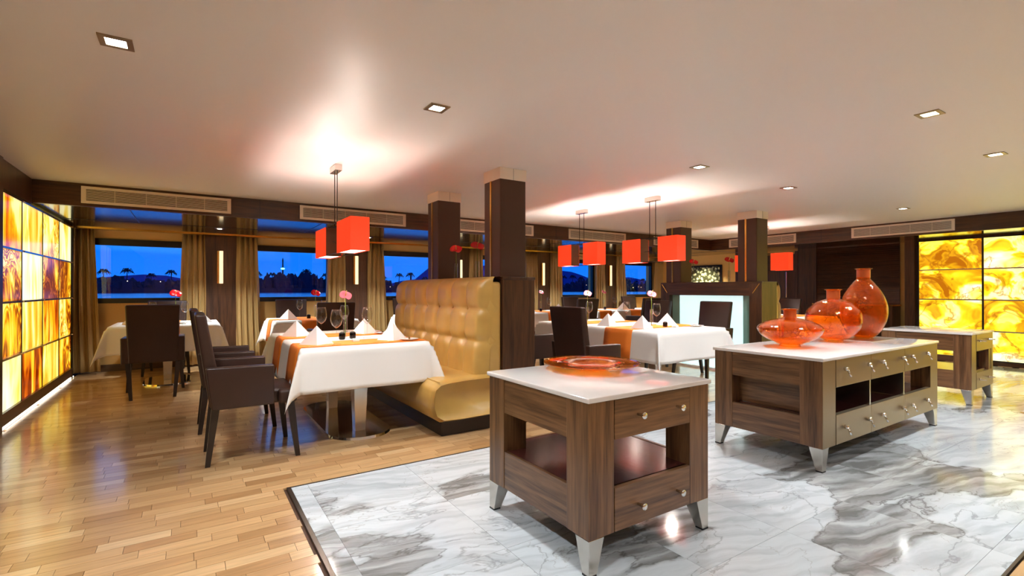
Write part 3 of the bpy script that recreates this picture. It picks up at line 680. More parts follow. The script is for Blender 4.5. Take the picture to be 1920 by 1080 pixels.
def island(loc, w, d, lab, style):
    t = thing('buffet_island', lab, 'counter', loc)
    z0, z1, za, zb = .155, .728, .347, .551
    W_, H_ = M['islZ'], M['islX']
    pw = .145
    # stone top
    bx(-.012, -.012, z1, w+.012, d+.012, .750).build('stone_top', M['stone'], t, bevel=.005, seg=3)
    for sx in (0, 1):
        for sy in (0, 1):
            x0, x1 = (0, pw) if sx == 0 else (w-pw, w); y0, y1 = (0, pw) if sy == 0 else (d-pw, d)
            bx(x0, y0, z0, x1, y1, z1).build('post', W_, t, bevel=.002)
            mb = MB(); tleg(mb, sx*w, sy*d, 1-2*sx, 1-2*sy); lg = mb.build('leg', M['steel'], t, bevel=.002)
            x0, x1 = sorted((sx*w, sx*w+(1-2*sx)*.043)); y0, y1 = sorted((sy*d, sy*d+(1-2*sy)*.043))
            bx(x0, y0, 0, x1, y1, .008).build('foot_pad', M['black'], lg)
    # rails on the sides
    for x0 in (0.004, w-.024):
        bx(x0, pw+.001, zb, x0+.02, d-pw-.001, z1).build('side_panel', M['islY'], t)
        bx(x0, pw+.001, z0, x0+.02, d-pw-.001, za).build('side_panel', M['islY'], t)
    bx(pw+.001, d-.024, zb, w-pw-.001, d-.004, z1).build('rear_panel', H_, t); bx(pw+.001, d-.024, z0, w-pw-.001, d-.004, za).build('rear_panel', H_, t)
    bx(.02, .02, za-.022, w-.02, d-.02, za-.002).build('shelf', M['shelf'], t)
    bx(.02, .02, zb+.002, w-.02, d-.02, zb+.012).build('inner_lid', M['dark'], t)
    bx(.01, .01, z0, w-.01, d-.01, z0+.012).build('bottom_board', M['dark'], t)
    if style == 'wood':
        for za_, zb_, kz in ((zb, z1, .646), (z0, za, .246)):
            dr = bx(pw+.003, -.002, za_+.002, w-pw-.003, .03, zb_-.002).build('drawer', H_, t, bevel=.0015)
            for kx in (.29, .555): knob(dr, kx*w/.80, -.002, kz)
    if style == 'long':
        bx(.002, -.003, z0, pw+.03, -.0, z1).build('metal_stile', M['satin'], t); bx(w-pw-.02, -.003, z0, w-.002, -.0, z1).build('metal_stile', M['satin'], t)
        cx = [pw+.032, .72, 1.34, w-pw-.022]
        ks = [(.30, .665), (.90, 1.285), (1.47, 1.80)]
        for i in range(3):
            for za_, zb_, kz in ((zb-.01, z1, .646), (z0, za+.01, .250)):
                dr = bx(cx[i]+.002, -.006, za_+.001, cx[i+1]-.002, .03, zb_-.001).build('drawer', M['satin'], t, bevel=.0015)
                for kx in ks[i]: knob(dr, kx, -.006, kz+.012, kind='drop')
        for i in (1, 2): bx(cx[i]-.02, -.002, za, cx[i]-.002, .5, zb).build('upright', M['steel'], t)
        bx(.10, pw-.02, za, .11, d-pw+.02, zb).build('recess_back', M['islY'], t)
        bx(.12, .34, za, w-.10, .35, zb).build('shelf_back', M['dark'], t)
    if style == 'small':
        bx(.002, -.003, z0, pw, -.0, z1).build('metal_stile', M['satin'], t); bx(w-.06, -.003, z0, w-.002, -.0, z1).build('metal_stile', M['satin'], t)
        for za_, zb_, kz in ((zb, z1, .66), (z0, za-.02, .25)):
            dr = bx(pw+.002, -.006, za_+.001, w-.062, .03, zb_-.001).build('drawer', M['satin'], t, bevel=.0015)
            for kx in (.25, .55): knob(dr, kx, -.006, kz, kind='peg')
        bx(.02, pw, .44, .05, d-pw, .50).build('wall_band_standin', M['wengeY'], t)  # added bar standing in for the dark far wall seen through the opening
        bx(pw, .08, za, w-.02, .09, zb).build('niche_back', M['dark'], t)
    return t
island((1.385, 1.53, 0), .80, .805, 'square dark oak serving island holding the wide orange glass platter', 'wood')
isl2 = island((3.46, 1.575, 0), 2.07, .785, 'long serving island with bronze drawers under three orange glass bottles', 'long')
bx(1.50, .27, .7505, 2.0, .69, .754).build('hot_plate', M['satin'], isl2)
island((6.76, 1.645, 0), .73, .79, 'small serving island in front of the golden glowing wall', 'small')

# orange glassware
t = thing('glass_platter', 'wide orange glass platter on the near oak island', 'platter', (1.92, 2.10, .750))
MB().lathe([(.001, .006), (.105, .006), (.125, .016), (.135, .026), (.20, .030), (.255, .032), (.272, .036), (.274, .039), (.255, .036), (.20, .034), (.140, .030), (.128, .024), (.10, .013), (.001, .012)], 64).build('platter', M['amber_smooth'], t, True)
MB().lathe([(.001, 0), (.085, 0), (.10, .003), (.105, .006)], 48).build('foot', M['amber_smooth'], t, True)
def bottle(x, y, prof, lab, h):
    t = thing('glass_bottle', lab, 'bottle', (x, y, .7505), group='orange glass bottles on the long island')
    # smooth the profile
    pts = []
    for i in range(len(prof)-1):
        p0 = prof[max(i-1, 0)]; p1 = prof[i]; p2 = prof[i+1]; p3 = prof[min(i+2, len(prof)-1)]
        for k in range(4):
            q = k/4; c = [.5*((2*p1[j]) + (-p0[j]+p2[j])*q + (2*p0[j]-5*p1[j]+4*p2[j]-p3[j])*q*q + (-p0[j]+3*p1[j]-3*p2[j]+p3[j])*q**3) for j in (0, 1)]
            pts.append((max(c[0], .001), c[1]))
    pts.append(prof[-1])
    MB().lathe(pts, 48).build('body', M['amber'], t, True, solid=.006)
    MB().lathe([(.070, 0), (.078, .006), (.072, .014)], 32).build('foot_ring', M['amber'], t, True)
    r, z = prof[-1]
    nb = MB().lathe([(r-.002, z-.09), (r+.002, z-.08)] + [(r+.002-.002*(i % 2), z-.08+.008*i) for i in range(1, 9)] + [(r+.002, z-.012)], 32)
    nb.build('neck_wrap', M['neck'], t, True)
    MB().lathe([(r, z-.012), (r+.015, z-.008), (r+.016, z-.002), (r, z)], 32).build('lip', M['amber'], t, True)
M['neck'] = plain('ribbed_copper_glass', (196, 96, 50), .25, .3, coat=.4)
bottle(3.97, 2.045, [(.06, .012), (.10, .03), (.19, .075), (.232, .13), (.222, .165), (.15, .205), (.065, .225), (.045, .235), (.045, .26), (.045, .30)], 'low flattened orange glass bottle, leftmost of the three', .3)
bottle(4.70, 2.05, [(.06, .012), (.12, .035), (.195, .11), (.215, .19), (.200, .265), (.135, .335), (.065, .365), (.05, .375), (.05, .41), (.05, .455)], 'round orange glass bottle, middle of the three', .45)
bottle(5.14, 1.99, [(.06, .012), (.10, .04), (.155, .12), (.182, .24), (.172, .34), (.13, .44), (.075, .52), (.055, .545), (.052, .58), (.052, .645)], 'tall egg shaped orange glass bottle, rightmost of the three', .64)

# ------------------------------------------------------------------ dining chair
def make_chair(label, loc, rz, group):
    t = thing('dining_chair', label, 'chair', loc, rz, group)
    hw = .285
    # backrest: leaning slab, facing +x
    def slab(x0b, x1b, zb, x0t, x1t, zt_, hwb, hwt):
        return MB().frus([(x0b, -hwb, zb), (x1b, -hwb, zb), (x1b, hwb, zb), (x0b, hwb, zb)], [(x0t, -hwt, zt_), (x1t, -hwt, zt_), (x1t, hwt, zt_), (x0t, hwt, zt_)])
    slab(.012, .10, .395, -.078, -.012, 1.035, .225, .245).build('backrest', M['leather'], t, bevel=.018, seg=4)
    bx(.09, -.215, .385, .555, .215, .485).build('seat', M['leather'], t, bevel=.022, seg=4)
    bx(.43, -.275, .387, .553, .275, .483).build('seat_front', M['leather'], t, bevel=.022, seg=4)
    for s in (-1, 1):
        y0, y1 = sorted((s*.218, s*.288))
        MB().frus([(.02, y0, .393), (.40, y0, .393), (.40, y1, .393), (.02, y1, .393)], [(-.015, y0, .678), (.40, y0, .672), (.40, y1, .672), (-.015, y1, .678)]).build('armrest', M['leather'], t, bevel=.012, seg=3)
        a, b = s*.19, s*.255
        for (xt, xb, yt, yb) in ((.045, .0, s*.225, s*.195), (.51, .555, s*.24, s*.27)):
            q, p = .024, .015
            MB().frus([(xb-p, yb-p, 0), (xb+p, yb-p, 0), (xb+p, yb+p, 0), (xb-p, yb+p, 0)], [(xt-q, yt-q, .395), (xt+q, yt-q, .395), (xt+q, yt+q, .395), (xt-q, yt+q, .395)]).build('leg', M['leg'], t)
    return t
GC = 'dark leather dining chairs'
ch = make_chair('dark leather armchair nearest the viewer at the table by the banquette', (.105, 4.11, 0), 0, GC)
KIDS.clear()
chairs = [
 (.075, 5.03, 0, 'dark leather armchair hidden behind the nearest chair, at the banquette table'),
 (3.11, 3.70, 0, 'dark leather armchair with greenish sheen on its back, behind the near oak island'),
 (3.32, 4.90, 0, 'dark leather armchair half hidden by the end of the mustard banquette'),
 (6.20, 4.24, PI, 'dark leather chair in front of the white glowing niche'),
 (6.20, 5.26, PI, 'dark leather chair at the window end of the white glowing niche'),
 (-.33, 6.70, PI/2, 'dark leather armchair seen from behind at the table beside the left glowing wall'),
 (-.27, 9.02, -PI/2, 'dark leather chair with its back to the first window from the left'),
 (1.62, 6.72, PI/2, 'dark leather chair seen from behind at the table under the second window'),
 (1.45, 9.02, -PI/2, 'dark leather chair with its back to the second window from the left'),
 (3.48, 9.02, -PI/2, 'dark leather chair with its back to the third window, seen left of the mustard banquette'),
 (6.05, 6.74, PI/2, 'dark leather chair seen from behind under the fourth window, behind the greenish one'),
 (5.9, 9.02, -PI/2, 'dark leather chair with its back to the fourth window from the left'),
 (7.75, 6.74, PI/2, 'dark leather chair seen from behind at the table under the fifth window'),
 (7.6, 9.02, -PI/2, 'dark leather chair with its back to the fifth window from the left'),
 (9.5, 8.95, -PI/2, 'dark leather chair in the far corner under the last window'),
 (9.62, 5.0, PI, 'dark leather chair beyond the partition, near the dark door'),
 (9.62, 4.05, PI, 'dark leather chair behind the round orange bottle, before the ribbed panel'),
]
for x, y, r, lab in chairs: copy_tree(ch, lab, (x, y, 0), r, GC)

# ------------------------------------------------------------------ tables
def drape(name, x0, x1, y0, y1, z, drop, mat, seed=0):
    rnd = random.Random(seed); cx, cy = (x0+x1)/2, (y0+y1)/2; hx, hy = (x1-x0)/2, (y1-y0)/2
    def axis(h):
        n = 10; a = [-h-drop*(1-i/n) for i in range(n)] + [-h+.0 + 2*h*i/16 for i in range(17)] + [h+drop*(i+1)/n for i in range(n)]
        return a
    ax, ay = axis(hx), axis(hy); mb = MB(); ph = [rnd.random()*6 for _ in range(4)]
    for v in ay:
        for u in ax:
            a = max(abs(u)-hx, 0); b = max(abs(v)-hy, 0); su = 1 if u > 0 else -1; sv = 1 if v > 0 else -1
            X = max(-hx, min(hx, u)); Y = max(-hy, min(hy, v)); r = math.hypot(a, b); Z = 0
            if r > 0:
                th = math.atan2(b, a); s2 = math.sin(2*th)
                if a > 0 and b > 0:
                    out = .36*s2**1.5*r; Z = -math.sqrt(max(r*r-out*out, 0)) ; ox = out*.72 + .02*math.cos(th); oy = out*.70 + .02*math.sin(th)
                    X += su*(ox+.004); Y += sv*(oy+.004)
                else:
                    Z = -r
                    k = r/drop
                    if a > 0: w = .012*math.sin(Y*9+ph[0])*k; X += su*(.012 + .035*k + w); 
                    else: w = .012*math.sin(X*9+ph[1])*k; Y += sv*(.012 + .03*k + w)
            mb.v.append((X, Y, Z))
    n = len(ax)
    for j in range(len(ay)-1):
        for i in range(n-1):
            q = j*n+i; mb.f.append((q, q+1, q+n+1, q+n))
    o = mb.build(name, mat, None, True, solid=.003, loc=(cx, cy, z), offset=1)
    return o
def runner(x0, x1, c, w, z, drop, along='x'):
    mb = MB(); h = (x1-x0)/2; n = 6
    pts = [(-h-.055, -drop), (-h-.042, -drop*.6), (-h-.024, -.05), (-h-.012, -.006), (-h+.004, .0045)] + [(-h+2*h*i/8, .0045) for i in range(1, 8)] + [(h-.004, .0045), (h+.012, -.006), (h+.024, -.05), (h+.042, -drop*.6), (h+.055, -drop)]
    for p, q in pts:
        for k in range(5):
            s = -w/2+w*k/4; mb.v.append((p, s, q) if along == 'x' else (s, p, q))
    for i in range(len(pts)-1):
        for k in range(4):
            a = i*5+k; mb.f.append((a, a+1, a+6, a+5) if along == 'x' else (a, a+5, a+6, a+1))
    loc = ((x0+x1)/2, c, z) if along == 'x' else (c, (x0+x1)/2, z)
    return mb.build('table_runner', M['runner'], None, True, solid=.003, loc=loc, offset=0)
def table(x0, x1, y0, y1, where, seed, runners=(), long=True, drop=.328):
    cx, cy = (x0+x1)/2, (y0+y1)/2; ly = y1-y0
    t = thing('dining_table', 'pedestal dining table under a white cloth, ' + where, 'table', (cx, cy, 0), group='cloth covered dining tables')
    bx(x0-cx+.005, y0-cy+.005, .725, x1-cx-.005, y1-cy-.005, .755).build('tabletop', M['leg'], t)
    hl = ly/2-.26 if ly > 1.3 else .18; r = .26; pts = []
    for i in range(25): a = PI*i/24; pts.append((r*math.cos(a), hl*.92+r*math.sin(a)))
    for i in range(25): a = PI+PI*i/24; pts.append((r*math.cos(a), -hl*.92+r*math.sin(a)))
    MB().frus([(p[0], p[1], 0) for p in pts], [(p[0]*.985, p[1]*.985, .018) for p in pts]).build('base_plate', M['chrome'], t)
    for yy in ((-.50, .44) if ly > 1.3 else (0,)):
        q, p = .055, .042
        lg = MB().frus([(-q, yy-q, .42), (q, yy-q, .42), (q, yy+q, .42), (-q, yy+q, .42)], [(-.07, yy-.07, .725), (.07, yy-.07, .725), (.07, yy+.07, .725), (-.07, yy+.07, .725)]).build('leg', M['leg'], t)
        MB().frus([(-p, yy-p, .018), (p, yy-p, .018), (p, yy+p, .018), (-p, yy+p, .018)], [(-q-.002, yy-q-.002, .42), (q+.002, yy-q-.002, .42), (q+.002, yy+q+.002, .42), (-q-.002, yy+q+.002, .42)]).build('steel_sleeve', M['steel'], lg)
    cl = drape('tablecloth', x0, x1, y0, y1, .757, drop, M['cloth'], seed)
    tag(cl, 'white linen tablecloth ' + where, 'tablecloth', 'white tablecloths')
    k = 0
    for c, w, al in runners:
        rr = runner(x0, x1, c, w, .760, .31, 'x') if al == 'x' else runner(y0, y1, c, w, .7605, .31, 'y')
        tag(rr, 'orange table runner ' + ('near its viewer end ' if k == 0 and len(runners) > 1 else 'near its window end ' if len(runners) > 1 else '') + where, 'table runner', 'orange runners'); k += 1
    return t
GN, GG, GV, GP = 'folded napkins', 'wine glasses', 'single stem flower vases', 'side plates'
def make_napkin():
    t = thing('folded_napkin', 'x', 'napkin', (0,0,0), 0, GN)
    v = [(0, 0, .150), (-.130, .035, 0), (0, -.065, 0), (.130, .035, 0), (0, .07, .0)]
    mb = MB(); mb.v = v; mb.f = [(0, 1, 2), (0, 2, 3), (0, 3, 4), (0, 4, 1)]
    mb.build('outer_fold', M['cloth2'], t, solid=.006)
    mb = MB(); mb.v = [(0, .002, .140), (-.105, .06, 0), (0, .0, 0), (.105, .06, 0)]; mb.f = [(0, 1, 2), (0, 2, 3)]
    mb.build('inner_fold', M['cloth2'], t, solid=.004)
    return t
def make_glass():
    t = thing('wine_glass', 'x', 'glass', (0,0,0), 0, GG)
    MB().lathe([(.034, .275), (.040, .25), (.045, .215), (.044, .185), (.034, .155), (.015, .137), (.004, .13)], 24).build('bowl', M['glass'], t, True, solid=.0012)
    MB().lathe([(.005, .132), (.0035, .10), (.0035, .02), (.007, .006)], 12).build('stem', M['glass'], t, True)
    MB().lathe([(.007, .006), (.034, .003), (.036, 0), (.001, 0)], 24).build('foot', M['glass'], t, True)
    return t
def make_flower(mat, h=.20, fh=.38, rz=0, tilt=-.9, tube=.017, fsc=1):
    t = thing('flower_vase', 'x', 'vase', (0,0,0), rz, GV)
    MB().lathe([(tube, h), (tube, .01), (tube*.9, 0), (.001, 0)], 16).build('vase', M['glass'], t, True, solid=.0015)
    MB().tube([(0, 0, .01), (.006, 0, h*.7), (-.004, .0, h+.04), (.0, .0, fh)], .0035, 6).build('stem', M['stem'], t, True)
    mb = MB(); out = []
    for i in range(24):
        a = 2*PI*i/24; rr = .058*fsc*(1+.28*abs(math.sin(a/2-PI/2)))*(1-.42*math.exp(-((a if a < PI else 2*PI-a)**2)/.16))
        out.append((-rr*math.cos(a), rr*math.sin(a)))
    mb.v = [(.012, 0, -.006)] + [(x*.5, y*.5, .0) for x, y in out] + [(x, y, .010+.006*math.sin(3*math.atan2(y, x))) for x, y in out]
    mb.f = [(0, 1+i, 1+(i+1) % 24) for i in range(24)] + [(1+i, 25+i, 25+(i+1) % 24, 1+(i+1) % 24) for i in range(24)]
    s = mb.build('spathe', mat, t, True, solid=.0015, loc=(0, 0, fh)); s.rotation_euler = (.15, tilt, 0)
    p = MB().tube([(0, 0, 0), (.01, 0, .03), (.015, 0, .06)], .005, 8, .0025).build('spadix', M['spadix'], s, True)
    return t
def make_plate():
    t = thing('side_plate', 'x', 'plate', (0,0,0), 0, GP)
    MB().lathe([(.001, .003), (.05, .003), (.078, .013), (.080, .015), (.078, .016), (.05, .008), (.001, .007)], 28).build('dish', M['porcelain'], t, True)
    k = MB().box(-.09, -.006, .0165, .03, .006, .018); k.box(.03, -.008, .0165, .10, .008, .019); k.build('butter_knife', M['chrome'], t)
    return t
def make_pot():
    t = thing('condiment_pot', 'x', 'condiment pot', (0,0,0), 0, 'brown glass condiment pots')
    MB().lathe([(.022, .055), (.026, .04), (.026, .006), (.022, 0), (.001, 0)], 16).build('pot', M['pot'], t, True, solid=.002)
    MB().lathe([(.001, .062), (.014, .062), (.023, .056), (.023, .05)], 16).build('lid', M['dark'], t, True)
    return t
def make_dish():
    t = thing('butter_dish', 'x', 'dish', (0,0,0), 0, 'small white dishes')
    bx(-.028, -.028, 0, .028, .028, .022).build('dish', M['porcelain'], t, bevel=.004)
    bx(-.02, -.02, .021, .02, .02, .025).build('lid', M['porcelain'], t, bevel=.002)
    return t
def make_fork():
    t = thing('fork', 'x', 'cutlery', (0,0,0), 0, 'forks beside napkins')
    MB().frus([(-.10, -.003, 0), (.03, -.003, 0), (.03, .003, 0), (-.10, .003, 0)], [(-.10, -.004, .003), (.03, -.002, .003), (.03, .002, .003), (-.10, .004, .003)]).build('handle', M['chrome'], t)
    m = MB(); m.box(.03, -.010, .0, .05, .010, .003)
    for i in range(4): m.box(.05, -.010+i*.0058, 0, .09, -.007+i*.0058, .003)
    m.build('tines', M['chrome'], t)
    return t
protos = {}
def place(kind, lab, x, y, z=.7655, rz=0):
    if kind == 'napkin': rz = -math.atan2(x, y)*.85 + (rz-.3)*.3
    if kind in ('red', 'pink'): rz = math.atan2(y, x) + (rz-2)*.35
    mk = {'napkin': make_napkin, 'glass': make_glass, 'plate': make_plate, 'pot': make_pot, 'dish': make_dish, 'fork': make_fork,
          'red': lambda: make_flower(M['red']), 'pink': lambda: make_flower(M['pink'], fsc=.78)}
    if kind not in protos:
        o = mk[kind](); protos[kind] = o; o['label'] = lab; o.location = (x, y, z); o.rotation_euler = (0, 0, rz); KIDS[o.name] = kids(o); return o
    return copy_tree(protos[kind], lab, (x, y, z), rz)
# --- table by the banquette
T1 = 'beside the mustard banquette'
table(.70, 1.71, 3.90, 5.50, T1, 1, [(4.13, .37, 'x'), (4.90, .37, 'x')])
side = [('chair side near corner', .84, 4.12), ('chair side far corner', .83, 4.95)]
place('napkin', 'white folded napkin in front of the nearest chair', .845, 4.11, rz=.3)
place('napkin', 'white folded napkin in front of the second chair, banquette table', .835, 4.93, rz=.2)
place('napkin', 'white folded napkin on the banquette side, nearest the viewer', 1.47, 4.12, rz=.5)
place('napkin', 'white folded napkin on the banquette side, farther along the table', 1.45, 4.88, rz=-.1)
place('glass', 'wine glass before the nearest napkin on the banquette table', .98, 4.04)
place('glass', 'wine glass behind the nearest left napkin on the banquette table', .99, 4.62)
place('glass', 'wine glass on the right half of the banquette table', 1.34, 4.42)
place('glass', 'wine glass at the far right of the banquette table', 1.34, 5.2)
place('pink', 'pink anthurium in a slim glass vase on the banquette table', 1.20, 4.62, rz=2.2)
place('pot', 'brown glass pot on the banquette table, left one of the pair', 1.12, 4.42)
place('pot', 'brown glass pot on the banquette table, right one of the pair', 1.22, 4.45)
place('dish', 'small white lidded dish on the banquette table', 1.17, 4.18)
place('plate', 'white side plate at the right edge of the banquette table', 1.585, 4.03, rz=1.2)
place('plate', 'white side plate behind the far napkin on the banquette table', 1.60, 4.78, rz=1.2)
place('fork', 'fork beside the nearest napkin on the banquette table', .86, 3.98, rz=0)
place('fork', 'fork left of the side plate on the banquette table', 1.36, 4.02, rz=.2)
# --- table before the niche
T2 = 'in the middle bay before the glowing niche'
table(4.06, 5.22, 3.43, 5.50, T2, 2, [(3.98, .42, 'x'), (4.92, .42, 'x')])
place('napkin', 'white folded napkin at the left near edge of the middle bay table', 4.24, 3.80, rz=.6)
place('napkin', 'white folded napkin at the left edge, second place of the middle bay table', 4.25, 4.35, rz=.6)
place('napkin', 'white folded napkin at the right near edge of the middle bay table', 4.88, 3.98, rz=.6)
place('napkin', 'white folded napkin at the right far edge of the middle bay table', 4.95, 4.90, rz=.4)
place('glass', 'wine glass at the near runner of the middle bay table', 4.50, 3.82)
place('glass', 'wine glass at the left far side of the middle bay table', 4.40, 4.85)
place('glass', 'wine glass at the far right of the middle bay table', 4.85, 4.62)
place('pink', 'pink anthurium in a glass vase at the near end of the middle bay table', 4.62, 4.00, rz=2.6)
place('pink', 'pink anthurium in a glass vase at the far end of the middle bay table', 4.55, 5.05, rz=2.0)
place('pot', 'brown glass pot at the near end of the middle bay table', 4.66, 3.83)
place('dish', 'small white lidded dish at the near end of the middle bay table', 4.70, 3.72)
place('plate', 'white side plate at the right edge of the middle bay table', 5.02, 3.66, rz=1.0)
# --- window tables
wt = [(-.80, .33, 7.42, 8.42, 'under the first window beside the left glowing wall', [(-.27, .34, 'y')]),
      (1.0, 2.12, 7.45, 8.42, 'under the second window', [(7.9, .34, 'x'), (1.5, .34, 'y')]),
      (3.02, 4.2, 7.45, 8.42, 'under the third window', [(3.35, .38, 'y')]),
      (5.35, 6.5, 7.45, 8.42, 'under the fourth window', [(5.95, .5, 'y')]),
      (7.0, 8.35, 7.45, 8.42, 'under the fifth window', [(7.2, .34, 'y'), (8.1, .34, 'y')]),
      (9.0, 10.1, 7.3, 8.3, 'under the last window in the far corner', [(9.5, .34, 'y')])]
for i, (a, b, c, d_, w, rn) in enumerate(wt):
    table(a, b, c, d_, w, 10+i, [] if 0 else rn, drop=.33)
    m = (a+b)/2
    place('napkin', 'folded napkin, left one on the table ' + w, a+.22, c+.42, rz=.2)
    place('napkin', 'folded napkin, right one on the table ' + w, b-.2, c+.42, rz=-.1)
    place('glass', 'left wine glass on the table ' + w, a+.4, c+.55)
    place('glass', 'right wine glass on the table ' + w, b-.38, c+.5)
    place('red' if i < 3 else 'pink', 'anthurium in a vase on the table ' + w, m+.08, c+.62, rz=2+i*.4)
    place('pot', 'brown glass pot on the table ' + w, m-.05, c+.45)
    place('plate', 'white side plate on the table ' + w, m+.15, c+.2, rz=.4)
# --- table beyond the partition
T3 = 'beyond the glowing partition'
table(7.85, 8.95, 3.85, 5.5, T3, 30, [(4.3, .37, 'x'), (5.0, .37, 'x')])
place('glass', 'wine glass on the table beyond the glowing partition', 8.2, 4.6)
place('napkin', 'white folded napkin on the table beyond the glowing partition', 8.7, 4.8)
# --- ledge flowers
for x, y, z, lab, rz, mt in ((2.44, 4.83, 1.3155, 'red anthurium in a glass vase on the banquette ledge beside the far pillar', 1.0, 0), (2.44, 4.36, 1.3155, 'red anthurium in a glass vase on the banquette ledge beside the near pillar', 2.4, 0),
                         (6.74, 4.98, 1.3155, 'red anthurium in a glass vase on the partition ledge, window end', 2.7, 0), (6.74, 4.36, 1.3155, 'red anthurium in a glass vase on the partition ledge, beside the near pillar', 2.9, 0)):
    o = place('red', lab, x, y, z, rz); o.scale = (1, 1, .86)

# ------------------------------------------------------------------ pendants
def pendant(xc, ys_, z0, z1, lab, w=.14, cy=None):
    y0, y1, y2, y3 = ys_; cyy = (y0+y3)/2 if cy is None else cy
    t = thing('pendant_lamp', lab, 'pendant lamp', (xc, cyy, ZC), group='double red shade pendants')
    h = w/2; zz0, zz1 = z0-ZC, z1-ZC
    bx(-.03, -.10, -.055, .03, .10, 0).build('canopy', M['steel'], t, bevel=.003)
    for s in (-.045, .045): bx(-.003, s-.003, zz1-.0, .003, s+.003, -.055).build('rod', M['wire'], t)
    f = MB()
    for sx in (-h, h-.006):
        for z in (zz0, zz1-.006): f.box(sx, y1-cyy, z, sx+.006, y2-cyy, z+.006)
    f.box(-.004, -.1, zz1-.006, .004, .1, zz1); f.box(-h, -.052, zz1-.006, h, -.04, zz1); f.box(-h, .04, zz1-.006, h, .052, zz1)
    f.build('frame', M['wire'], t)
    MB().tube([(0, y1-cyy, zz0+.15), (.02, -.03, zz0+.10), (-.02, .01, zz0+.13), (0, y2-cyy, zz0+.13)], .003, 6).build('cable', M['wire'], t, True)
    for a, b, inner in ((y0, y1, 1), (y2, y3, 0)):
        a -= cyy; b -= cyy; k = .0035
        sh = MB(); sh.box(-h, a, zz0, -h+k, b, zz1); sh.box(h-k, a, zz0, h, b, zz1)
        if inner: sh.box(-h+k, a, zz0, h-k, a+k, zz1)
        else: sh.box(-h+k, b-k, zz0, h-k, b, zz1)
        so = sh.build('shade', M['shade'], t)
        ie = MB()
        if inner: ie.box(-h+k, b-k, zz0, h-k, b, zz1)
        else: ie.box(-h+k, a, zz0, h-k, a+k, zz1)
        ie.build('shade_end', M['shade_in'], t)
        bx(-h+k, a+k, zz0+.006, h-k, b-k, zz0+.009).build('diffuser', M['bulb'], t)
        m = (a+b)/2
        MB().lathe([(.001, zz0+.02), (.02, zz0+.03), (.03, zz0+.06), (.02, zz0+.09), (.012, zz0+.11), (.001, zz0+.12)], 12, (0, m, 0)).build('bulb', M['bulb'], t, True)
        point('pendant_up_light', (xc, cyy+m, z1-.07), L_PEND, (1, .93, .84), .015)
        spot('pendant_down_light', (xc, cyy+m, z0-.01), L_PEND*1.6, 150, .5, (1, .9, .8), .04)
pendant(1.10, (3.81, 4.23, 4.63, 5.05), 1.505, 1.765, 'red double shade pendant lamp over the banquette table', .145, 4.56)
pendant(4.63, (3.58, 3.85, 4.115, 4.41), 1.53, 1.815, 'red double shade pendant lamp over the near end of the middle bay table', .15, 3.99)
pendant(4.56, (4.79, 5.07, 5.32, 5.61), 1.537, 1.834, 'red double shade pendant lamp over the far end of the middle bay table', .15, 5.18)
pendant(8.42, (4.32, 4.62, 4.98, 5.28), 1.53, 1.825, 'red double shade pendant lamp beyond the pillar at the right', .15)

# ------------------------------------------------------------------ far serving counter
t = thing('service_counter', 'dark low service counter against the ribbed wall panel', 'counter', (10.62, 3.66, 0))
bx(0, 0, 0, .38, 1.35, .90).build('carcass', M['wengeZ'], t); bx(-.015, -.015, .90, .38, 1.36, .925).build('counter_top', M['brass'], t)
t = thing('display_warmer', 'black appliance with a blue lit strip behind the round orange bottle', 'appliance', (10.75, 4.62, .925))
bx(0, -.17, 0, .22, .17, .13).build('body', M['black'], t, bevel=.008); bx(-.004, -.15, .045, 0, .15, .075).build('display', M['lamp_blue'], t)

# ------------------------------------------------------------------ outside
struct(bx(-900, 9.8, -1.9, 1800, 1400, -1.0).build('river', M['river']), 'calm blue river at dusk beyond the windows')
bkb = struct(bx(-700, 400, -1.2, 1500, 700, 2.5).build('river_bank', M['bank']), 'far dark river bank')
rnd = random.Random(3)
def blob(mb, c, rx, ry, rz, seg=9, rings=5):
    k = len(mb.v); jt = [rnd.uniform(.78, 1.2) for _ in range(seg*rings+2)]
    mb.v.append((c[0], c[1], c[2]+rz*jt[0]))
    for j in range(rings):
        ph = PI*(j+1)/(rings+1)
        for i in range(seg):
            a = 2*PI*i/seg; q = jt[1+j*seg+i]; mb.v.append((c[0]+rx*math.sin(ph)*math.cos(a)*q, c[1]+ry*math.sin(ph)*math.sin(a)*q, c[2]+rz*math.cos(ph)*q))
    for i in range(seg): mb.f.append((k, k+1+i, k+1+(i+1) % seg))
    for j in range(rings-1):
        for i in range(seg): mb.f.append((k+1+j*seg+i, k+1+(j+1)*seg+i, k+1+(j+1)*seg+(i+1) % seg, k+1+j*seg+(i+1) % seg))
mb = MB()
for i in range(760):
    x = -110 + 680*i/760 + rnd.uniform(-1, 1); hh = 7.5+2.6*math.sin(x*.035)+1.6*math.sin(x*.11)+rnd.uniform(-2, 3.4)
    blob(mb, (x, 404+rnd.uniform(-2, 6), hh*.35), rnd.uniform(2, 4), 2.5, max(hh*.72, 2))
o = mb.build('treeline', M['bank']); o['kind'] = 'stuff'; tag(o, 'dark dense shrubs and trees along the far river bank', 'trees', kind='stuff')
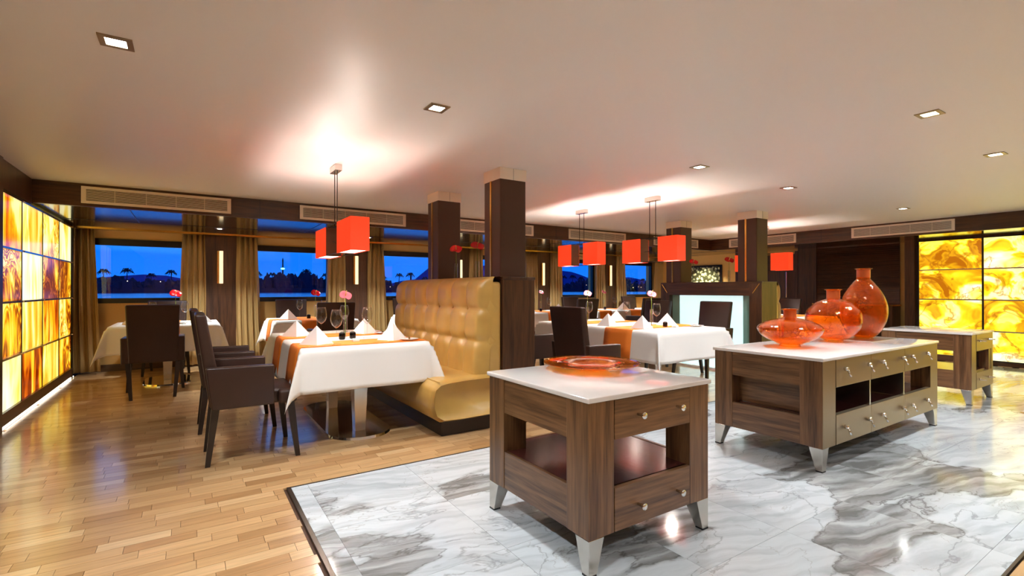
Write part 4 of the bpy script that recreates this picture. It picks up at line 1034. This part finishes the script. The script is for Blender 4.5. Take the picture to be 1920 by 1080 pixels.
def palm():
    t = thing('palm_tree', 'distant palm tree standing above the far bank tree line', 'palm', (0, 403, 0), 0, 'palms on the far bank')
    MB().tube([(0, 0, 0), (.3, 0, 6), (0, 0, 12)], .35, 6, .22).build('trunk', M['palm'], t, True)
    m = MB()
    for i in range(13):
        a = 2*PI*i/13; r = 3.0+.5*(i % 2); up = .9 if i % 3 else 1.8
        p0 = Vector((0, 0, 12)); c, s = math.cos(a), math.sin(a)
        pts = [(0, 0, 12), (c*r*.5, s*r*.5, 12+up), (c*r, s*r, 12-up*.8)]
        for q in range(2):
            A, B = Vector(pts[q]), Vector(pts[q+1]); wv = Vector((-s, c, 0))*(.55 if q == 0 else .45); k = len(m.v)
            m.v += [tuple(A+wv), tuple(A-wv), tuple(B-wv*.3), tuple(B+wv*.3), tuple(A-Vector((0,0,.5))), tuple(B-Vector((0,0,.5)))]; m.f += [(k, k+1, k+2, k+3), (k+1, k+4, k+5, k+2), (k+4, k, k+3, k+5)]
    m.build('fronds', M['palm'], t)
    return t
pt = palm(); KIDS[pt.name] = kids(pt)
first = True
for i in range(44):
    x = -72 + i*12.6 + rnd.uniform(-2, 2)
    s_ = rnd.uniform(.9, 1.3)
    o = pt if first else copy_tree(pt, pt['label'], (0, 0, 0)); first = False
    o.location = (x, 420, 0); o.scale = (s_, s_, s_); o.rotation_euler = (0, 0, rnd.uniform(0, 6))
# hills
hm = MB()
for i in range(60):
    x = -300+i*30; k = len(hm.v); h = 16+12*math.sin(i*.23+1)+7*math.sin(i*.9)
    if x > 400: h += 25
    hm.v += [(x, 900, 0), (x, 960, h), (x, 1060, 0)]
    if i: hm.f += [(k-3, k, k+1, k-2), (k-2, k+1, k+2, k-1)]
struct(hm.build('hills', M['far']), 'hazy blue hills beyond the river')
def tower(x, h, mat, lab):
    t = thing('tower', lab, 'tower', (x, 432, 0), 0, None)
    MB().tube([(0, 0, 0), (0, 0, h*.7), (0, 0, h)], .75, 8, .45).build('shaft', M['palm'], t)
    MB().lathe([(.4, h*.72), (1.5, h*.74), (1.5, h*.77), (.4, h*.79)], 8).build('gallery', mat, t); MB().lathe([(.9, h*.45), (1.1, h*.46), (.9, h*.5)], 8).build('lit_band', mat, t)
    MB().lathe([(.7, h), (.5, h+1.2), (.05, h+3)], 8, close=True).build('finial', M['palm'], t)
tower(432*math.tan(math.radians(33.28-25.0)), 24, M['cityg'], 'slim lit tower above the far bank, seen in the second window')
tower(432*math.tan(math.radians(33.28-15.35)), 22, M['palm'], 'slim dark chimney above the far bank, seen in the third window')
tower(432*math.tan(math.radians(33.28-11.6)), 13, M['cityr'], 'red lit tower above the far bank, seen in the third window')
lg = MB(); hs = MB()
for i in range(34):
    x = rnd.uniform(-70, 450); z = rnd.uniform(2, 7); lg.box(x, 397.9, z, x+.45, 398.1, z+.45); hs.box(x-2.5, 398, -1.2, x+2.5, 400.5, z+1.2)
ho = hs.build('far_houses', M['bank']); tag(ho, 'small dark houses with warm lit windows along the far bank', 'houses', kind='stuff'); lg.build('lit_window', M['cityl'], ho)['kind'] = 'stuff'
